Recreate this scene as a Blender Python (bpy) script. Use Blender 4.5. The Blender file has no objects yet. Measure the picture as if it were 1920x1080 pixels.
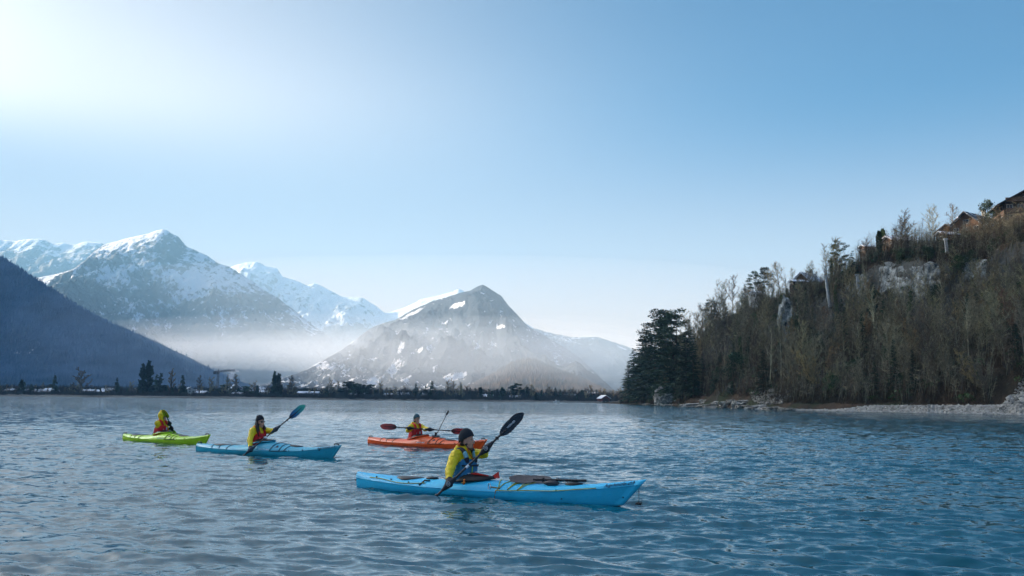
import bpy, bmesh, math, random
import numpy as np
from mathutils import Vector, Matrix, Quaternion

# ------------------------------------------------------------------ camera
SC = bpy.context.scene
COL = SC.collection
R = math.radians
FPX = 1867.0                     # focal length in pixels of the 1920 px wide photograph
EYE = Vector((0.0, 0.0, 1.45))
PITCH = math.atan(210.5 / FPX)
ROLL = 0.0115
_f = Vector((0, math.cos(PITCH), math.sin(PITCH)))
_u0 = Vector((0, -math.sin(PITCH), math.cos(PITCH)))
_r = Vector((1, 0, 0)) * math.cos(ROLL) + _u0 * math.sin(ROLL)
_u = -Vector((1, 0, 0)) * math.sin(ROLL) + _u0 * math.cos(ROLL)
cam_data = bpy.data.cameras.new('camera')
cam = bpy.data.objects.new('camera', cam_data)
COL.objects.link(cam)
cam_data.sensor_width = 36.0
cam_data.lens = 36.0 * FPX / 1920.0
cam_data.clip_start = 0.1
cam_data.clip_end = 60000.0
cam.matrix_world = Matrix(((_r.x, _u.x, -_f.x, EYE.x), (_r.y, _u.y, -_f.y, EYE.y), (_r.z, _u.z, -_f.z, EYE.z), (0, 0, 0, 1)))
SC.camera = cam
SC.render.resolution_x, SC.render.resolution_y = 1024, 576

# ------------------------------------------------------------------ sky, sun, exposure
SUN_EL, SUN_AZ = R(21.0), R(-65.0)          # azimuth counted from +Y towards +X
SKY_STRENGTH = 0.14
EXPOSURE = 2.33
world = bpy.data.worlds.new('World')
SC.world = world
world.use_nodes = True
wn, wl = world.node_tree.nodes, world.node_tree.links
wn.clear()


def wnode(t, **kw):
    n = wn.new(t)
    for k, v in kw.items():
        setattr(n, k, v)
    return n


def wmath(op, a, b=None, c=None, clamp=False):
    n = wn.new('ShaderNodeMath'); n.operation = op; n.use_clamp = clamp
    for i, v in enumerate((a, b, c)):
        if v is None:
            continue
        if isinstance(v, (int, float)):
            n.inputs[i].default_value = v
        else:
            wl.new(v, n.inputs[i])
    return n.outputs[0]


def wdot(vec, d):
    n = wn.new('ShaderNodeVectorMath'); n.operation = 'DOT_PRODUCT'
    wl.new(vec, n.inputs[0]); n.inputs[1].default_value = d
    return n.outputs['Value']


def wramp(x, lo, hi):
    n = wn.new('ShaderNodeMapRange'); n.interpolation_type = 'SMOOTHSTEP'
    wl.new(x, n.inputs[0])
    n.inputs[1].default_value = lo; n.inputs[2].default_value = hi
    return n.outputs[0]


def wmix(fac, a, b):
    n = wn.new('ShaderNodeMix'); n.data_type = 'RGBA'
    for s, v in ((0, fac), (6, a), (7, b)):
        if isinstance(v, (int, float)):
            n.inputs[s].default_value = v
        elif isinstance(v, tuple):
            n.inputs[s].default_value = v
        else:
            wl.new(v, n.inputs[s])
    return n.outputs[2]


sky = wnode('ShaderNodeTexSky', sky_type='NISHITA', sun_disc=False)
sky.sun_elevation = SUN_EL
sky.sun_rotation = SUN_AZ
sky.altitude = 600
sky.air_density = 1.0
sky.dust_density = 0.6
sky.ozone_density = 1.6


def pdir(px, py):
    return (_f + _r * ((px - 960) / FPX) + _u * ((540 - py) / FPX)).normalized()


tc = wnode('ShaderNodeTexCoord')
D = tc.outputs['Generated']
# thin veil of high mist lit by the sun that stands beyond the ridge on the left
sep = wnode('ShaderNodeSeparateXYZ'); wl.new(D, sep.inputs[0])
e1, e2 = pdir(0, 285), pdir(760, 452)
nrm = e1.cross(e2); nrm = nrm if nrm.z > 0 else -nrm
side = wdot(D, tuple(nrm.normalized()))
c0 = Vector((math.sin(R(-64)) * math.cos(R(38)), math.cos(R(-64)) * math.cos(R(38)), math.sin(R(38))))
near = wdot(D, tuple(c0))
ang = wmath('ARCCOSINE', near)
# softness of the veil's lower border grows away from the sun
wid = wmath('MULTIPLY_ADD', ang, 0.34, -0.17)
wid = wmath('MAXIMUM', wid, 0.02)
edge = wmath('DIVIDE', side, wid)
edge = wramp(edge, -0.7, 1.0)
fall = wmath('POWER', wmath('SUBTRACT', 1.0, wramp(ang, 0.25, 1.22)), 1.35)
noi = wnode('ShaderNodeTexNoise'); noi.inputs['Scale'].default_value = 1.6; noi.inputs['Detail'].default_value = 3
wl.new(D, noi.inputs['Vector'])
nf = wmath('MULTIPLY_ADD', noi.outputs['Fac'], 0.25, 0.86)
# the veil is thickest in a slanting streak just above its lower border
dq = wmath('DIVIDE', wmath('SUBTRACT', side, wmath('MULTIPLY_ADD', ang, 0.05, 0.03)), wmath('MULTIPLY_ADD', ang, 0.10, 0.02))
streak = wmath('POWER', 2.718, wmath('MULTIPLY', wmath('MULTIPLY', dq, dq), -1.0))
streak = wmath('MULTIPLY', wmath('MULTIPLY', streak, wmath('SUBTRACT', 1.0, wramp(ang, 0.55, 1.38))), 0.80)
thick = wmath('MAXIMUM', fall, 0.0)
thick = wmath('ADD', thick, wmath('MULTIPLY', streak, wmath('SUBTRACT', 1.0, thick)))
veil = wmath('MULTIPLY', wmath('MULTIPLY', wmath('MULTIPLY', edge, thick), nf), 0.95, clamp=True)
# pale band of mist along the horizon
el = wmath('MAXIMUM', sep.outputs['Z'], 0.0)
hor = wmath('POWER', wmath('SUBTRACT', 1.0, wramp(el, -0.08, 0.31)), 1.2)
azl = wramp(wdot(D, tuple(pdir(300, 700))), 0.4, 1.0)
horf = wmath('MULTIPLY', hor, wmath('MULTIPLY_ADD', azl, 0.12, 0.86))
K = 1.0 / SKY_STRENGTH
base_sky = wmix(1.0, sky.outputs[0], sky.outputs[0])
tint = wnode('ShaderNodeMix', data_type='RGBA', blend_type='MULTIPLY')
tint.inputs[0].default_value = 1.0
wl.new(base_sky, tint.inputs[6])
low_t = wmix(wramp(ang, 1.35, 0.45), (0.015, 0.110, 0.175, 1), (0.065, 0.095, 0.12, 1))
wl.new(wmix(wramp(sep.outputs['Z'], 0.38, 0.72), low_t, (0.22, 0.34, 0.43, 1)), tint.inputs[7])
c1 = wmix(horf, tint.outputs[2], (0.48 * K, 0.315 * K, 0.205 * K, 1))
c2 = wmix(veil, c1, (0.265 * K, 0.240 * K, 0.230 * K, 1))
# the glow round the sun, which stands just behind the ridge outside the frame on the left
_sd = (math.sin(SUN_AZ) * math.cos(SUN_EL), math.cos(SUN_AZ) * math.cos(SUN_EL), math.sin(SUN_EL))
aur = wmath('POWER', wmath('MAXIMUM', wdot(D, _sd), 0.0), 24.0)
glow = wnode('ShaderNodeMix', data_type='RGBA', blend_type='ADD')
wl.new(aur, glow.inputs[0]); wl.new(c2, glow.inputs[6]); glow.inputs[7].default_value = (3.0 * K, 3.1 * K, 3.15 * K, 1)
c2 = glow.outputs[2]
bg = wnode('ShaderNodeBackground')
bg.inputs['Strength'].default_value = SKY_STRENGTH
wl.new(c2, bg.inputs['Color'])
wo = wnode('ShaderNodeOutputWorld')
wl.new(bg.outputs[0], wo.inputs['Surface'])
world.cycles.sampling_method = 'MANUAL'
world.cycles.sample_map_resolution = 512

sun_data = bpy.data.lights.new('sun', 'SUN')
sun_data.energy = 3.9
sun_data.angle = R(0.5)
sun_data.color = (1.0, 0.80, 0.60)
sun = bpy.data.objects.new('sun', sun_data)
COL.objects.link(sun)
SUN_DIR = Vector((math.sin(SUN_AZ) * math.cos(SUN_EL), math.cos(SUN_AZ) * math.cos(SUN_EL), math.sin(SUN_EL)))
sun.rotation_euler = (-SUN_DIR).to_track_quat('-Z', 'Y').to_euler()

SC.view_settings.view_transform = 'Standard'
SC.view_settings.look = 'None'
SC.view_settings.exposure = EXPOSURE
SC.view_settings.gamma = 1.0
SC.view_settings.use_curve_mapping = False
SC.render.engine = 'CYCLES'
cy = SC.cycles
cy.use_denoising = True
try:
    cy.denoiser = 'OPENIMAGEDENOISE'
    cy.denoising_input_passes = 'RGB_ALBEDO_NORMAL'
    cy.denoising_prefilter = 'ACCURATE'
except Exception:
    pass
cy.max_bounces = 5
cy.diffuse_bounces = 2
cy.glossy_bounces = 2
cy.transmission_bounces = 2
cy.volume_bounces = 2
cy.transparent_max_bounces = 8
cy.sample_clamp_indirect = 4.0
cy.use_fast_gi = False

# ------------------------------------------------------------------ helpers
rnd = random.Random(7)


def unproj(px, py, Y):
    """world point seen at pixel (px, py) of the 1920 px photograph, Y metres ahead (numpy aware)"""
    px = np.asarray(px, float); py = np.asarray(py, float); Y = np.asarray(Y, float)
    a = (px - 960) / FPX; b = (540 - py) / FPX
    dx = _f.x + _r.x * a + _u.x * b
    dy = _f.y + _r.y * a + _u.y * b
    dz = _f.z + _r.z * a + _u.z * b
    t = Y / dy
    return dx * t, Y + 0 * dx, EYE.z + dz * t


def at(px, py, Y):
    x, y, z = unproj(px, py, Y)
    return Vector((float(x), float(y), float(z)))


def ground_at(px, py, z=0.0):
    d = _f + _r * ((px - 960) / FPX) + _u * ((540 - py) / FPX)
    t = (z - EYE.z) / d.z
    return EYE + d * t


def project(x, y, z):
    x = np.asarray(x, float); y = np.asarray(y, float); z = np.asarray(z, float) - EYE.z
    f = x * _f.x + y * _f.y + z * _f.z
    return 960 + FPX * (x * _r.x + y * _r.y + z * _r.z) / f, 540 - FPX * (x * _u.x + y * _u.y + z * _u.z) / f


def tag(o, label=None, cat=None, group=None, kind=None):
    if label: o['label'] = label
    if cat: o['category'] = cat
    if group: o['group'] = group
    if kind: o['kind'] = kind
    return o


def empty(name, loc=(0, 0, 0), rz=0.0, mat=None):
    o = bpy.data.objects.new(name, None)
    o.empty_display_size = 0.2
    COL.objects.link(o)
    if mat is not None:
        o.matrix_world = mat
    else:
        o.location = loc
        o.rotation_euler = (0, 0, rz)
    return o


def link_mesh(name, me, mat=None, parent=None, smooth=False):
    if mat is not None and len(me.materials) == 0:
        me.materials.append(mat)
    if smooth:
        me.polygons.foreach_set('use_smooth', [True] * len(me.polygons))
    o = bpy.data.objects.new(name, me)
    COL.objects.link(o)
    if parent is not None:
        o.parent = parent
    return o


def mesh_from(name, V, F, smooth=False):
    me = bpy.data.meshes.new(name)
    me.from_pydata([tuple(v) for v in V], [], F)
    me.update()
    if smooth:
        me.polygons.foreach_set('use_smooth', [True] * len(me.polygons))
    return me


def grid_mesh(name, X, Y, Z, smooth=True):
    """X, Y, Z arrays (rows, cols)"""
    n, m = X.shape
    V = np.stack([X, Y, Z], -1).reshape(-1, 3).astype(np.float32)
    i = np.arange(n - 1)[:, None] * m + np.arange(m - 1)[None, :]
    Fq = np.stack([i, i + 1, i + m + 1, i + m], -1).reshape(-1, 4)
    me = bpy.data.meshes.new(name)
    me.vertices.add(len(V)); me.vertices.foreach_set('co', V.ravel())
    me.loops.add(Fq.size); me.loops.foreach_set('vertex_index', Fq.ravel().astype(np.int32))
    me.polygons.add(len(Fq)); me.polygons.foreach_set('loop_start', np.arange(0, Fq.size, 4, dtype=np.int32))
    me.update(calc_edges=True)
    me.validate()
    if smooth:
        me.polygons.foreach_set('use_smooth', [True] * len(me.polygons))
    return me


def tri_mesh(name, V, T):
    V = np.asarray(V, np.float32).reshape(-1, 3); T = np.asarray(T, np.int32).reshape(-1, 3)
    me = bpy.data.meshes.new(name)
    me.vertices.add(len(V)); me.vertices.foreach_set('co', V.ravel())
    me.loops.add(T.size); me.loops.foreach_set('vertex_index', T.ravel())
    me.polygons.add(len(T)); me.polygons.foreach_set('loop_start', np.arange(0, T.size, 3, dtype=np.int32))
    me.update(calc_edges=True)
    return me


def attr(me, name, vals):
    a = me.attributes.new(name, 'FLOAT', 'POINT')
    a.data.foreach_set('value', np.asarray(vals, np.float32).ravel())


# --- numpy gradient noise
def pn(x, y, seed=0):
    x = np.asarray(x, float); y = np.asarray(y, float)
    xi = np.floor(x).astype(np.int64); yi = np.floor(y).astype(np.int64)
    xf = x - xi; yf = y - yi
    u = xf * xf * xf * (xf * (xf * 6 - 15) + 10); v = yf * yf * yf * (yf * (yf * 6 - 15) + 10)

    def g(ix, iy, dx, dy):
        h = (ix * 374761393 + iy * 668265263 + seed * 974634777) & 0xFFFFFFFF
        h = ((h ^ (h >> 13)) * 1274126177) & 0xFFFFFFFF
        h = h ^ (h >> 16)
        a = (h & 0xFFFF) / 65536.0 * 2 * np.pi
        return np.cos(a) * dx + np.sin(a) * dy
    n00 = g(xi, yi, xf, yf); n10 = g(xi + 1, yi, xf - 1, yf)
    n01 = g(xi, yi + 1, xf, yf - 1); n11 = g(xi + 1, yi + 1, xf - 1, yf - 1)
    return (n00 * (1 - u) + n10 * u) * (1 - v) + (n01 * (1 - u) + n11 * u) * v


def fbm(x, y, oct=4, seed=0, gain=0.5):
    s = 0; a = 1; t = 0
    for k in range(oct):
        s = s + a * pn(x * 2 ** k, y * 2 ** k, seed + k * 17); t += a; a *= gain
    return s / t * 1.4


def ridged(x, y, oct=4, seed=0, gain=0.5):
    s = 0; a = 1; t = 0
    for k in range(oct):
        s = s + a * (1 - np.abs(pn(x * 2 ** k, y * 2 ** k, seed + k * 17)) * 2) ** 2; t += a; a *= gain
    return s / t


def sstep(x, a, b):
    t = np.clip((x - a) / (b - a), 0, 1)
    return t * t * (3 - 2 * t)


# --- materials
def new_mat(name):
    m = bpy.data.materials.new(name); m.use_nodes = True
    nt = m.node_tree
    return m, nt.nodes, nt.links, nt.nodes['Principled BSDF']


def N(nodes, t, **kw):
    n = nodes.new(t)
    for k, v in kw.items():
        setattr(n, k, v)
    return n


def simple_mat(name, col, rough=0.6, var=0.15, scale=30.0, bump=0.0, bscale=60.0, metallic=0.0, coat=0.0, col2=None, detail=4):
    """procedural material: a base colour broken up by noise, with optional relief"""
    m, n, l, p = new_mat(name)
    tcn = N(n, 'ShaderNodeTexCoord')
    no = N(n, 'ShaderNodeTexNoise'); no.inputs['Scale'].default_value = scale; no.inputs['Detail'].default_value = detail
    l.new(tcn.outputs['Object'], no.inputs['Vector'])
    cr = N(n, 'ShaderNodeValToRGB')
    c2 = col2 if col2 else tuple(min(1, c * (1 + var)) for c in col)
    c1 = col if col2 else tuple(c * (1 - var) for c in col)
    cr.color_ramp.elements[0].position = 0.35; cr.color_ramp.elements[0].color = (*c1, 1)
    cr.color_ramp.elements[1].position = 0.65; cr.color_ramp.elements[1].color = (*c2, 1)
    l.new(no.outputs['Fac'], cr.inputs[0]); l.new(cr.outputs[0], p.inputs['Base Color'])
    p.inputs['Roughness'].default_value = rough
    p.inputs['Metallic'].default_value = metallic
    p.inputs['Coat Weight'].default_value = coat
    if bump > 0:
        nb = N(n, 'ShaderNodeTexNoise'); nb.inputs['Scale'].default_value = bscale; nb.inputs['Detail'].default_value = 5
        l.new(tcn.outputs['Object'], nb.inputs['Vector'])
        bp = N(n, 'ShaderNodeBump'); bp.inputs['Strength'].default_value = 1.0; bp.inputs['Distance'].default_value = bump
        l.new(nb.outputs['Fac'], bp.inputs['Height']); l.new(bp.outputs[0], p.inputs['Normal'])
    return m
# ------------------------------------------------------------------ lake
RIP = (.50, .66, 1.2, 1.1)
def make_lake():
    rs = list(np.arange(1.0, 7.0, 0.3))
    r = 7.0
    while r < 190:
        rs.append(r); r += float(np.interp(r, [7, 16, 50, 90, 190], [0.045, 0.05, 0.125, 0.35, 1.6]))
    while r < 7000:
        rs.append(r); r *= 1.13
    rs.append(7000)
    rs = np.array(rs)
    dense = np.arange(-38, 38.001, 0.16)
    coarse = np.arange(38 + 6.2, 360 - 38 - 5, 6.5)
    th = np.radians(np.concatenate([dense, coarse, [360 - 38]]))
    Rg, Tg = np.meshgrid(rs, th, indexing='ij')
    X = Rg * np.sin(Tg); Y = Rg * np.cos(Tg)
    Z = np.zeros_like(X); DX = np.zeros_like(X); DY = np.zeros_like(X)
    dr = np.gradient(rs)[:, None] * np.ones_like(X)
    st = np.random.RandomState(5)
    nw = 84
    lam = np.exp(np.linspace(math.log(0.18), math.log(3.4), nw)) * st.uniform(0.94, 1.06, nw)
    nd = len(dense)
    Xd, Yd, drd, Rd = X[:, :nd], Y[:, :nd], dr[:, :nd], Rg[:, :nd]
    zz = np.zeros_like(Xd); dx = np.zeros_like(Xd); dy = np.zeros_like(Xd)
    patch = 0.75 + 0.55 * fbm(Xd / 9.0, Yd / 9.0, 3, 31)          # gusts: livelier and calmer patches
    for k in range(nw):
        L = lam[k]
        main = R(256) if k % 3 else R(232)                      # wind sea plus a cross sea
        a = main + st.normal(0, 0.38)
        kx, ky = math.cos(a), math.sin(a)
        w = 2 * math.pi / L
        amp = 0.0064 * L ** 0.66 * math.exp(-(L / 1.7) ** 2) * st.uniform(0.5, 1.4)
        att = sstep(L / (drd * max(abs(ky), 0.5)), 2.2, 5.0)
        ph = w * (Xd * kx + Yd * ky) + st.uniform(0, 6.28)
        A = amp * att * patch
        zz += A * np.sin(ph)
        c = np.cos(ph) * A * 0.6
        dx += c * kx; dy += c * ky
    # rings where the paddle blades go in
    for rx0, ry0, ra in ((-1.16, 14.9, .016), (-6.86, 25.1, .012), (-10.6, 31.6, .008)):
        rr = np.hypot(Xd - rx0, Yd - ry0)
        zz += ra * np.sin(rr * 2 * math.pi / .30) * np.exp(-rr / .45) * sstep(rr, 0, .1)
    # small bow and side waves along the hulls
    for (ax, ay, bx_, by_) in ((-2.51, 16.64, 1.57, 14.30), (-8.43, 26.8, -4.44, 24.6), (-4.65, 32.4, -.98, 29.2), (-12.9, 33.0, -9.55, 30.4)):
        LL = math.hypot(bx_ - ax, by_ - ay); ux, uy = (bx_ - ax) / LL, (by_ - ay) / LL
        s_ = (Xd - ax) * ux + (Yd - ay) * uy; q_ = np.abs(-(Xd - ax) * uy + (Yd - ay) * ux)
        wake = np.abs(q_ - .30 - (LL - s_) * .22)
        zz += .014 * np.exp(-(wake / .10) ** 2) * sstep(s_, -2.5, LL - 1.5) * (1 - sstep(s_, LL - .3, LL + .3)) * (1 + .6 * np.sin(s_ * 9))
    fade = (1 - sstep(Rd, 120, 185)) * sstep(Rd, 2.0, 7.0)
    edge = sstep(38 - np.abs(np.degrees(Tg[:, :nd])), 0, 1.5)
    Z[:, :nd] = zz * fade * edge
    X[:, :nd] += dx * fade * edge; Y[:, :nd] += dy * fade * edge
    me = grid_mesh('lake_water', X, Y, Z)
    m, n, l, p = new_mat('lake_water')
    p.inputs['Base Color'].default_value = (0.002, 0.082, 0.112, 1)
    p.inputs['Roughness'].default_value = 0.045
    p.inputs['IOR'].default_value = 1.333
    g = N(n, 'ShaderNodeNewGeometry')
    mp = N(n, 'ShaderNodeMapping'); mp.inputs['Scale'].default_value = (0.62, 1.0, 1.0); mp.inputs['Rotation'].default_value = (0, 0, R(-12))
    l.new(g.outputs['Position'], mp.inputs['Vector'])
    n1 = N(n, 'ShaderNodeTexNoise'); n1.inputs['Scale'].default_value = 6.5; n1.inputs['Detail'].default_value = 4; n1.inputs['Roughness'].default_value = 0.55
    l.new(mp.outputs[0], n1.inputs['Vector'])
    def vm(op, x, y=None, s=None):
        q = N(n, 'ShaderNodeVectorMath', operation=op)
        for i_, v_ in ((0, x), (1, y)):
            if v_ is None: continue
            if isinstance(v_, tuple): q.inputs[i_].default_value = v_
            else: l.new(v_, q.inputs[i_])
        if s is not None:
            if isinstance(s, float): q.inputs['Scale'].default_value = s
            else: l.new(s, q.inputs['Scale'])
        return q.outputs[0]

    def rng(lo, hi, a_, b_):
        q = N(n, 'ShaderNodeMapRange'); l.new(ln.outputs['Value'], q.inputs[0])
        q.inputs[1].default_value = lo; q.inputs[2].default_value = hi; q.inputs[3].default_value = a_; q.inputs[4].default_value = b_
        return q.outputs[0]

    def nz(scale, detail=3, rough=.6):
        q = N(n, 'ShaderNodeTexNoise'); q.inputs['Scale'].default_value = scale; q.inputs['Detail'].default_value = detail; q.inputs['Roughness'].default_value = rough
        l.new(mp.outputs[0], q.inputs['Vector']); return q.outputs['Color']
    ln = N(n, 'ShaderNodeVectorMath', operation='LENGTH'); l.new(g.outputs['Position'], ln.inputs[0])
    # ripples too small for the mesh tilt the surface directly; with distance they take over from the modelled waves
    gust = N(n, 'ShaderNodeTexNoise'); gust.inputs['Scale'].default_value = .035; gust.inputs['Detail'].default_value = 4
    mg = N(n, 'ShaderNodeMapping'); mg.inputs['Scale'].default_value = (0.45, 1.6, 1); l.new(g.outputs['Position'], mg.inputs[0]); l.new(mg.outputs[0], gust.inputs['Vector'])
    gm = N(n, 'ShaderNodeMapRange'); l.new(gust.outputs['Fac'], gm.inputs[0]); gm.inputs[1].default_value = .3; gm.inputs[2].default_value = .7; gm.inputs[3].default_value = .5; gm.inputs[4].default_value = 1.5
    t1 = vm('SCALE', vm('SUBTRACT', nz(12.0), (.5, .5, .5)), s=rng(5, 60, RIP[0], RIP[1]))
    t2 = vm('SCALE', vm('SUBTRACT', nz(2.2, 4), (.5, .5, .5)), s=rng(16, 90, .06, RIP[2]))
    t3 = vm('SCALE', vm('SUBTRACT', nz(.30, 4), (.5, .5, .5)), s=rng(50, 260, 0.0, RIP[3]))
    tt = vm('SCALE', vm('ADD', vm('ADD', t1, t2), t3), s=gm.outputs[0])
    tt = vm('MULTIPLY', tt, (0.7, 1.0, 0.0))
    l.new(vm('NORMALIZE', vm('ADD', g.outputs['Normal'], tt)), p.inputs['Normal'])
    o = link_mesh('lake_water', me, m)
    tag(o, kind='structure')
    return o


make_lake()


# ------------------------------------------------------------------ mountains
def mountain_mat(name, dark, dark2, rock, snow=(0.82, 0.85, 0.9), scale=0.01, forest_bump=6.0, streak=0.9):
    m, n, l, p = new_mat(name)
    g = N(n, 'ShaderNodeNewGeometry')
    a = N(n, 'ShaderNodeAttribute'); a.attribute_name = 'snow'
    h = N(n, 'ShaderNodeAttribute'); h.attribute_name = 'rock'
    n1 = N(n, 'ShaderNodeTexNoise'); n1.inputs['Scale'].default_value = scale * 2.2; n1.inputs['Detail'].default_value = 10; n1.inputs['Roughness'].default_value = 0.68
    l.new(g.outputs['Position'], n1.inputs['Vector'])
    n2 = N(n, 'ShaderNodeTexNoise'); n2.inputs['Scale'].default_value = scale * 9; n2.inputs['Detail'].default_value = 6; n2.inputs['Roughness'].default_value = 0.7
    l.new(g.outputs['Position'], n2.inputs['Vector'])
    mix1 = N(n, 'ShaderNodeMix', data_type='RGBA'); l.new(n2.outputs['Fac'], mix1.inputs[0])
    mix1.inputs[6].default_value = (*dark, 1); mix1.inputs[7].default_value = (*dark2, 1)
    mixr = N(n, 'ShaderNodeMix', data_type='RGBA'); l.new(h.outputs['Fac'], mixr.inputs[0])
    l.new(mix1.outputs[2], mixr.inputs[6]); mixr.inputs[7].default_value = (*rock, 1)
    mps = N(n, 'ShaderNodeMapping'); mps.inputs['Scale'].default_value = (1, 0.22, 0.22); l.new(g.outputs['Position'], mps.inputs['Vector'])
    n3 = N(n, 'ShaderNodeTexNoise'); n3.inputs['Scale'].default_value = scale * 5; n3.inputs['Detail'].default_value = 6; n3.inputs['Roughness'].default_value = 0.7
    l.new(mps.outputs[0], n3.inputs['Vector'])
    av_ = N(n, 'ShaderNodeMath', operation='MULTIPLY_ADD'); l.new(n3.outputs['Fac'], av_.inputs[0]); av_.inputs[1].default_value = streak
    n1b = N(n, 'ShaderNodeMath', operation='MULTIPLY'); l.new(n1.outputs['Fac'], n1b.inputs[0]); n1b.inputs[1].default_value = 1.7
    l.new(n1b.outputs[0], av_.inputs[2])
    av2 = N(n, 'ShaderNodeMath', operation='SUBTRACT'); l.new(av_.outputs[0], av2.inputs[0]); av2.inputs[1].default_value = 0.5 * streak + 0.85
    ad = N(n, 'ShaderNodeMath', operation='ADD'); l.new(a.outputs['Fac'], ad.inputs[0]); l.new(av2.outputs[0], ad.inputs[1])
    mr = N(n, 'ShaderNodeMapRange', interpolation_type='SMOOTHSTEP'); l.new(ad.outputs[0], mr.inputs[0])
    mr.inputs[1].default_value = 0.45; mr.inputs[2].default_value = 0.60
    mix2 = N(n, 'ShaderNodeMix', data_type='RGBA'); l.new(mr.outputs[0], mix2.inputs[0])
    l.new(mixr.outputs[2], mix2.inputs[6]); mix2.inputs[7].default_value = (*snow, 1)
    l.new(mix2.outputs[2], p.inputs['Base Color'])
    p.inputs['Roughness'].default_value = 0.9
    p.inputs['Specular IOR Level'].default_value = 0.1
    bp = N(n, 'ShaderNodeBump'); bp.inputs['Distance'].default_value = forest_bump * 5
    l.new(n1.outputs['Fac'], bp.inputs['Height']); l.new(bp.outputs[0], p.inputs['Normal'])
    return m


G = 0.62


def mountain(name, sil, dist, front, back, mat, nu, nv, seed, spur=0.22, sfreq=1 / 900, snowline=None, snow_w=200,
             gully=1.2, patches=(), bands=None, jit=1.0, prof=1.15, base=0.0, rockline=None, bare=()):
    dist = dist * G; front *= G; back *= G; sfreq /= G
    snowline = snowline * G if snowline else None
    rockline = rockline * G if rockline else None
    snow_w *= G
    sil = np.array(sil, float)
    px = np.linspace(sil[0, 0], sil[-1, 0], nu)
    py0 = np.interp(px, sil[:, 0], sil[:, 1])
    py = py0 + jit * (fbm(px / 23.0, px * 0 + seed, 4, seed) * 2.4)
    dd = np.interp(px, *zip(*dist)) if isinstance(dist, (list, tuple)) else np.full(nu, float(dist))
    Xr, Yr, Zr = unproj(px, py, dd)
    Zr = np.maximum(Zr, base + 1)
    vb = -np.linspace(1, 0, 10)[:-1] ** 1.5
    vf = np.linspace(0, 1, nv) ** 1.25
    v = np.concatenate([vb, vf])[:, None]
    X = Xr[None, :] + 0 * v
    Y = np.where(v > 0, Yr[None, :] - front * v, Yr[None, :] - back * v)
    av = np.abs(v)
    H = (Zr[None, :] - base)
    env = np.clip(av * 5, 0, 1) * np.clip((1 - av) * 2.5, 0, 1)
    wx = fbm(X / 1000, Y / 1000, 3, seed + 3) * 330
    sp = ridged((X + wx) * sfreq, Y * sfreq * 0.45, 6, seed, 0.55)
    fine = ridged(X * sfreq * 5, Y * sfreq * 3, 5, seed + 9, 0.6) - 0.6
    Z = base + H * (1 - av) ** prof + H * spur * (sp - 0.62) * env + H * 0.11 * fine * env
    PX, PY = project(X, Y, Z)
    lim = np.interp(PX, px, py)
    ok = (v > 0.004)
    Xc, Yc, Zc = unproj(PX, lim + 0.6 + 3 * av, Y)
    Z = np.where(ok & (PY < lim + 0.6 + 3 * av), Zc, Z)
    PX, PY = project(X, Y, Z)
    gx = np.gradient(Z, axis=1) / np.maximum(np.abs(np.gradient(X, axis=1)), 1e-3)
    gy = np.gradient(Z, axis=0) / np.maximum(np.abs(np.gradient(Y, axis=0)), 1e-3)
    slope = np.sqrt(gx ** 2 + gy ** 2)
    lo = fbm(X * sfreq * 2.5, Y * sfreq * 1.4, 4, seed + 21)
    snow = np.full_like(Z, -1.0)
    if bands is not None:
        zb = Z + 60 * lo
        snow = np.interp(zb, bands[0], bands[1]) + 0.12 * gully * (0.6 - sp) + 0.35 * lo - 0.2 * np.clip(slope - 0.8, -0.5, 0.8)
    for (cx, cy_, rx, ry, rot, s) in patches:
        c, s_ = math.cos(R(rot)), math.sin(R(rot))
        a = ((PX - cx) * c + (PY - cy_) * s_) / rx; b = (-(PX - cx) * s_ + (PY - cy_) * c) / ry
        q = 1.25 - np.sqrt(a * a + b * b) + 0.55 * fbm(PX / 9, PY / 6, 3, seed + 40)
        snow = np.maximum(snow, np.where(q > 0, np.clip(0.15 + q * 0.75, 0, 0.75) * s + 0.1, -1))
    for (cx, cy_, rx, ry, rot, s) in bare:
        c, s_ = math.cos(R(rot)), math.sin(R(rot))
        a = ((PX - cx) * c + (PY - cy_) * s_) / rx; b = (-(PX - cx) * s_ + (PY - cy_) * c) / ry
        q = np.clip(1.3 - np.sqrt(a * a + b * b), 0, 1)
        snow = snow - q * s
    rk = sstep(Z + 150 * lo, rockline - 120, rockline + 160) if rockline else np.zeros_like(Z)
    me = grid_mesh(name, X, Y, Z)
    attr(me, 'snow', snow); attr(me, 'rock', rk)
    o = link_mesh(name, me, mat)
    tag(o, kind='structure')
    return X, Y, Z


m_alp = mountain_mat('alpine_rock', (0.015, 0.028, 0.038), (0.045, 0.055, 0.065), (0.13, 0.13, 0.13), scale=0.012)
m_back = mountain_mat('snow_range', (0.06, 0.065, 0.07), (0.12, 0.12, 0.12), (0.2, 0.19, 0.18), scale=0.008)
m_center = mountain_mat('central_forest', (0.018, 0.034, 0.055), (0.055, 0.065, 0.078), (0.15, 0.14, 0.13), scale=0.018)
m_dark = mountain_mat('shaded_forest', (0.045, 0.11, 0.18), (0.14, 0.25, 0.37), (0.1, 0.1, 0.1), scale=0.02, forest_bump=8)

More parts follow.
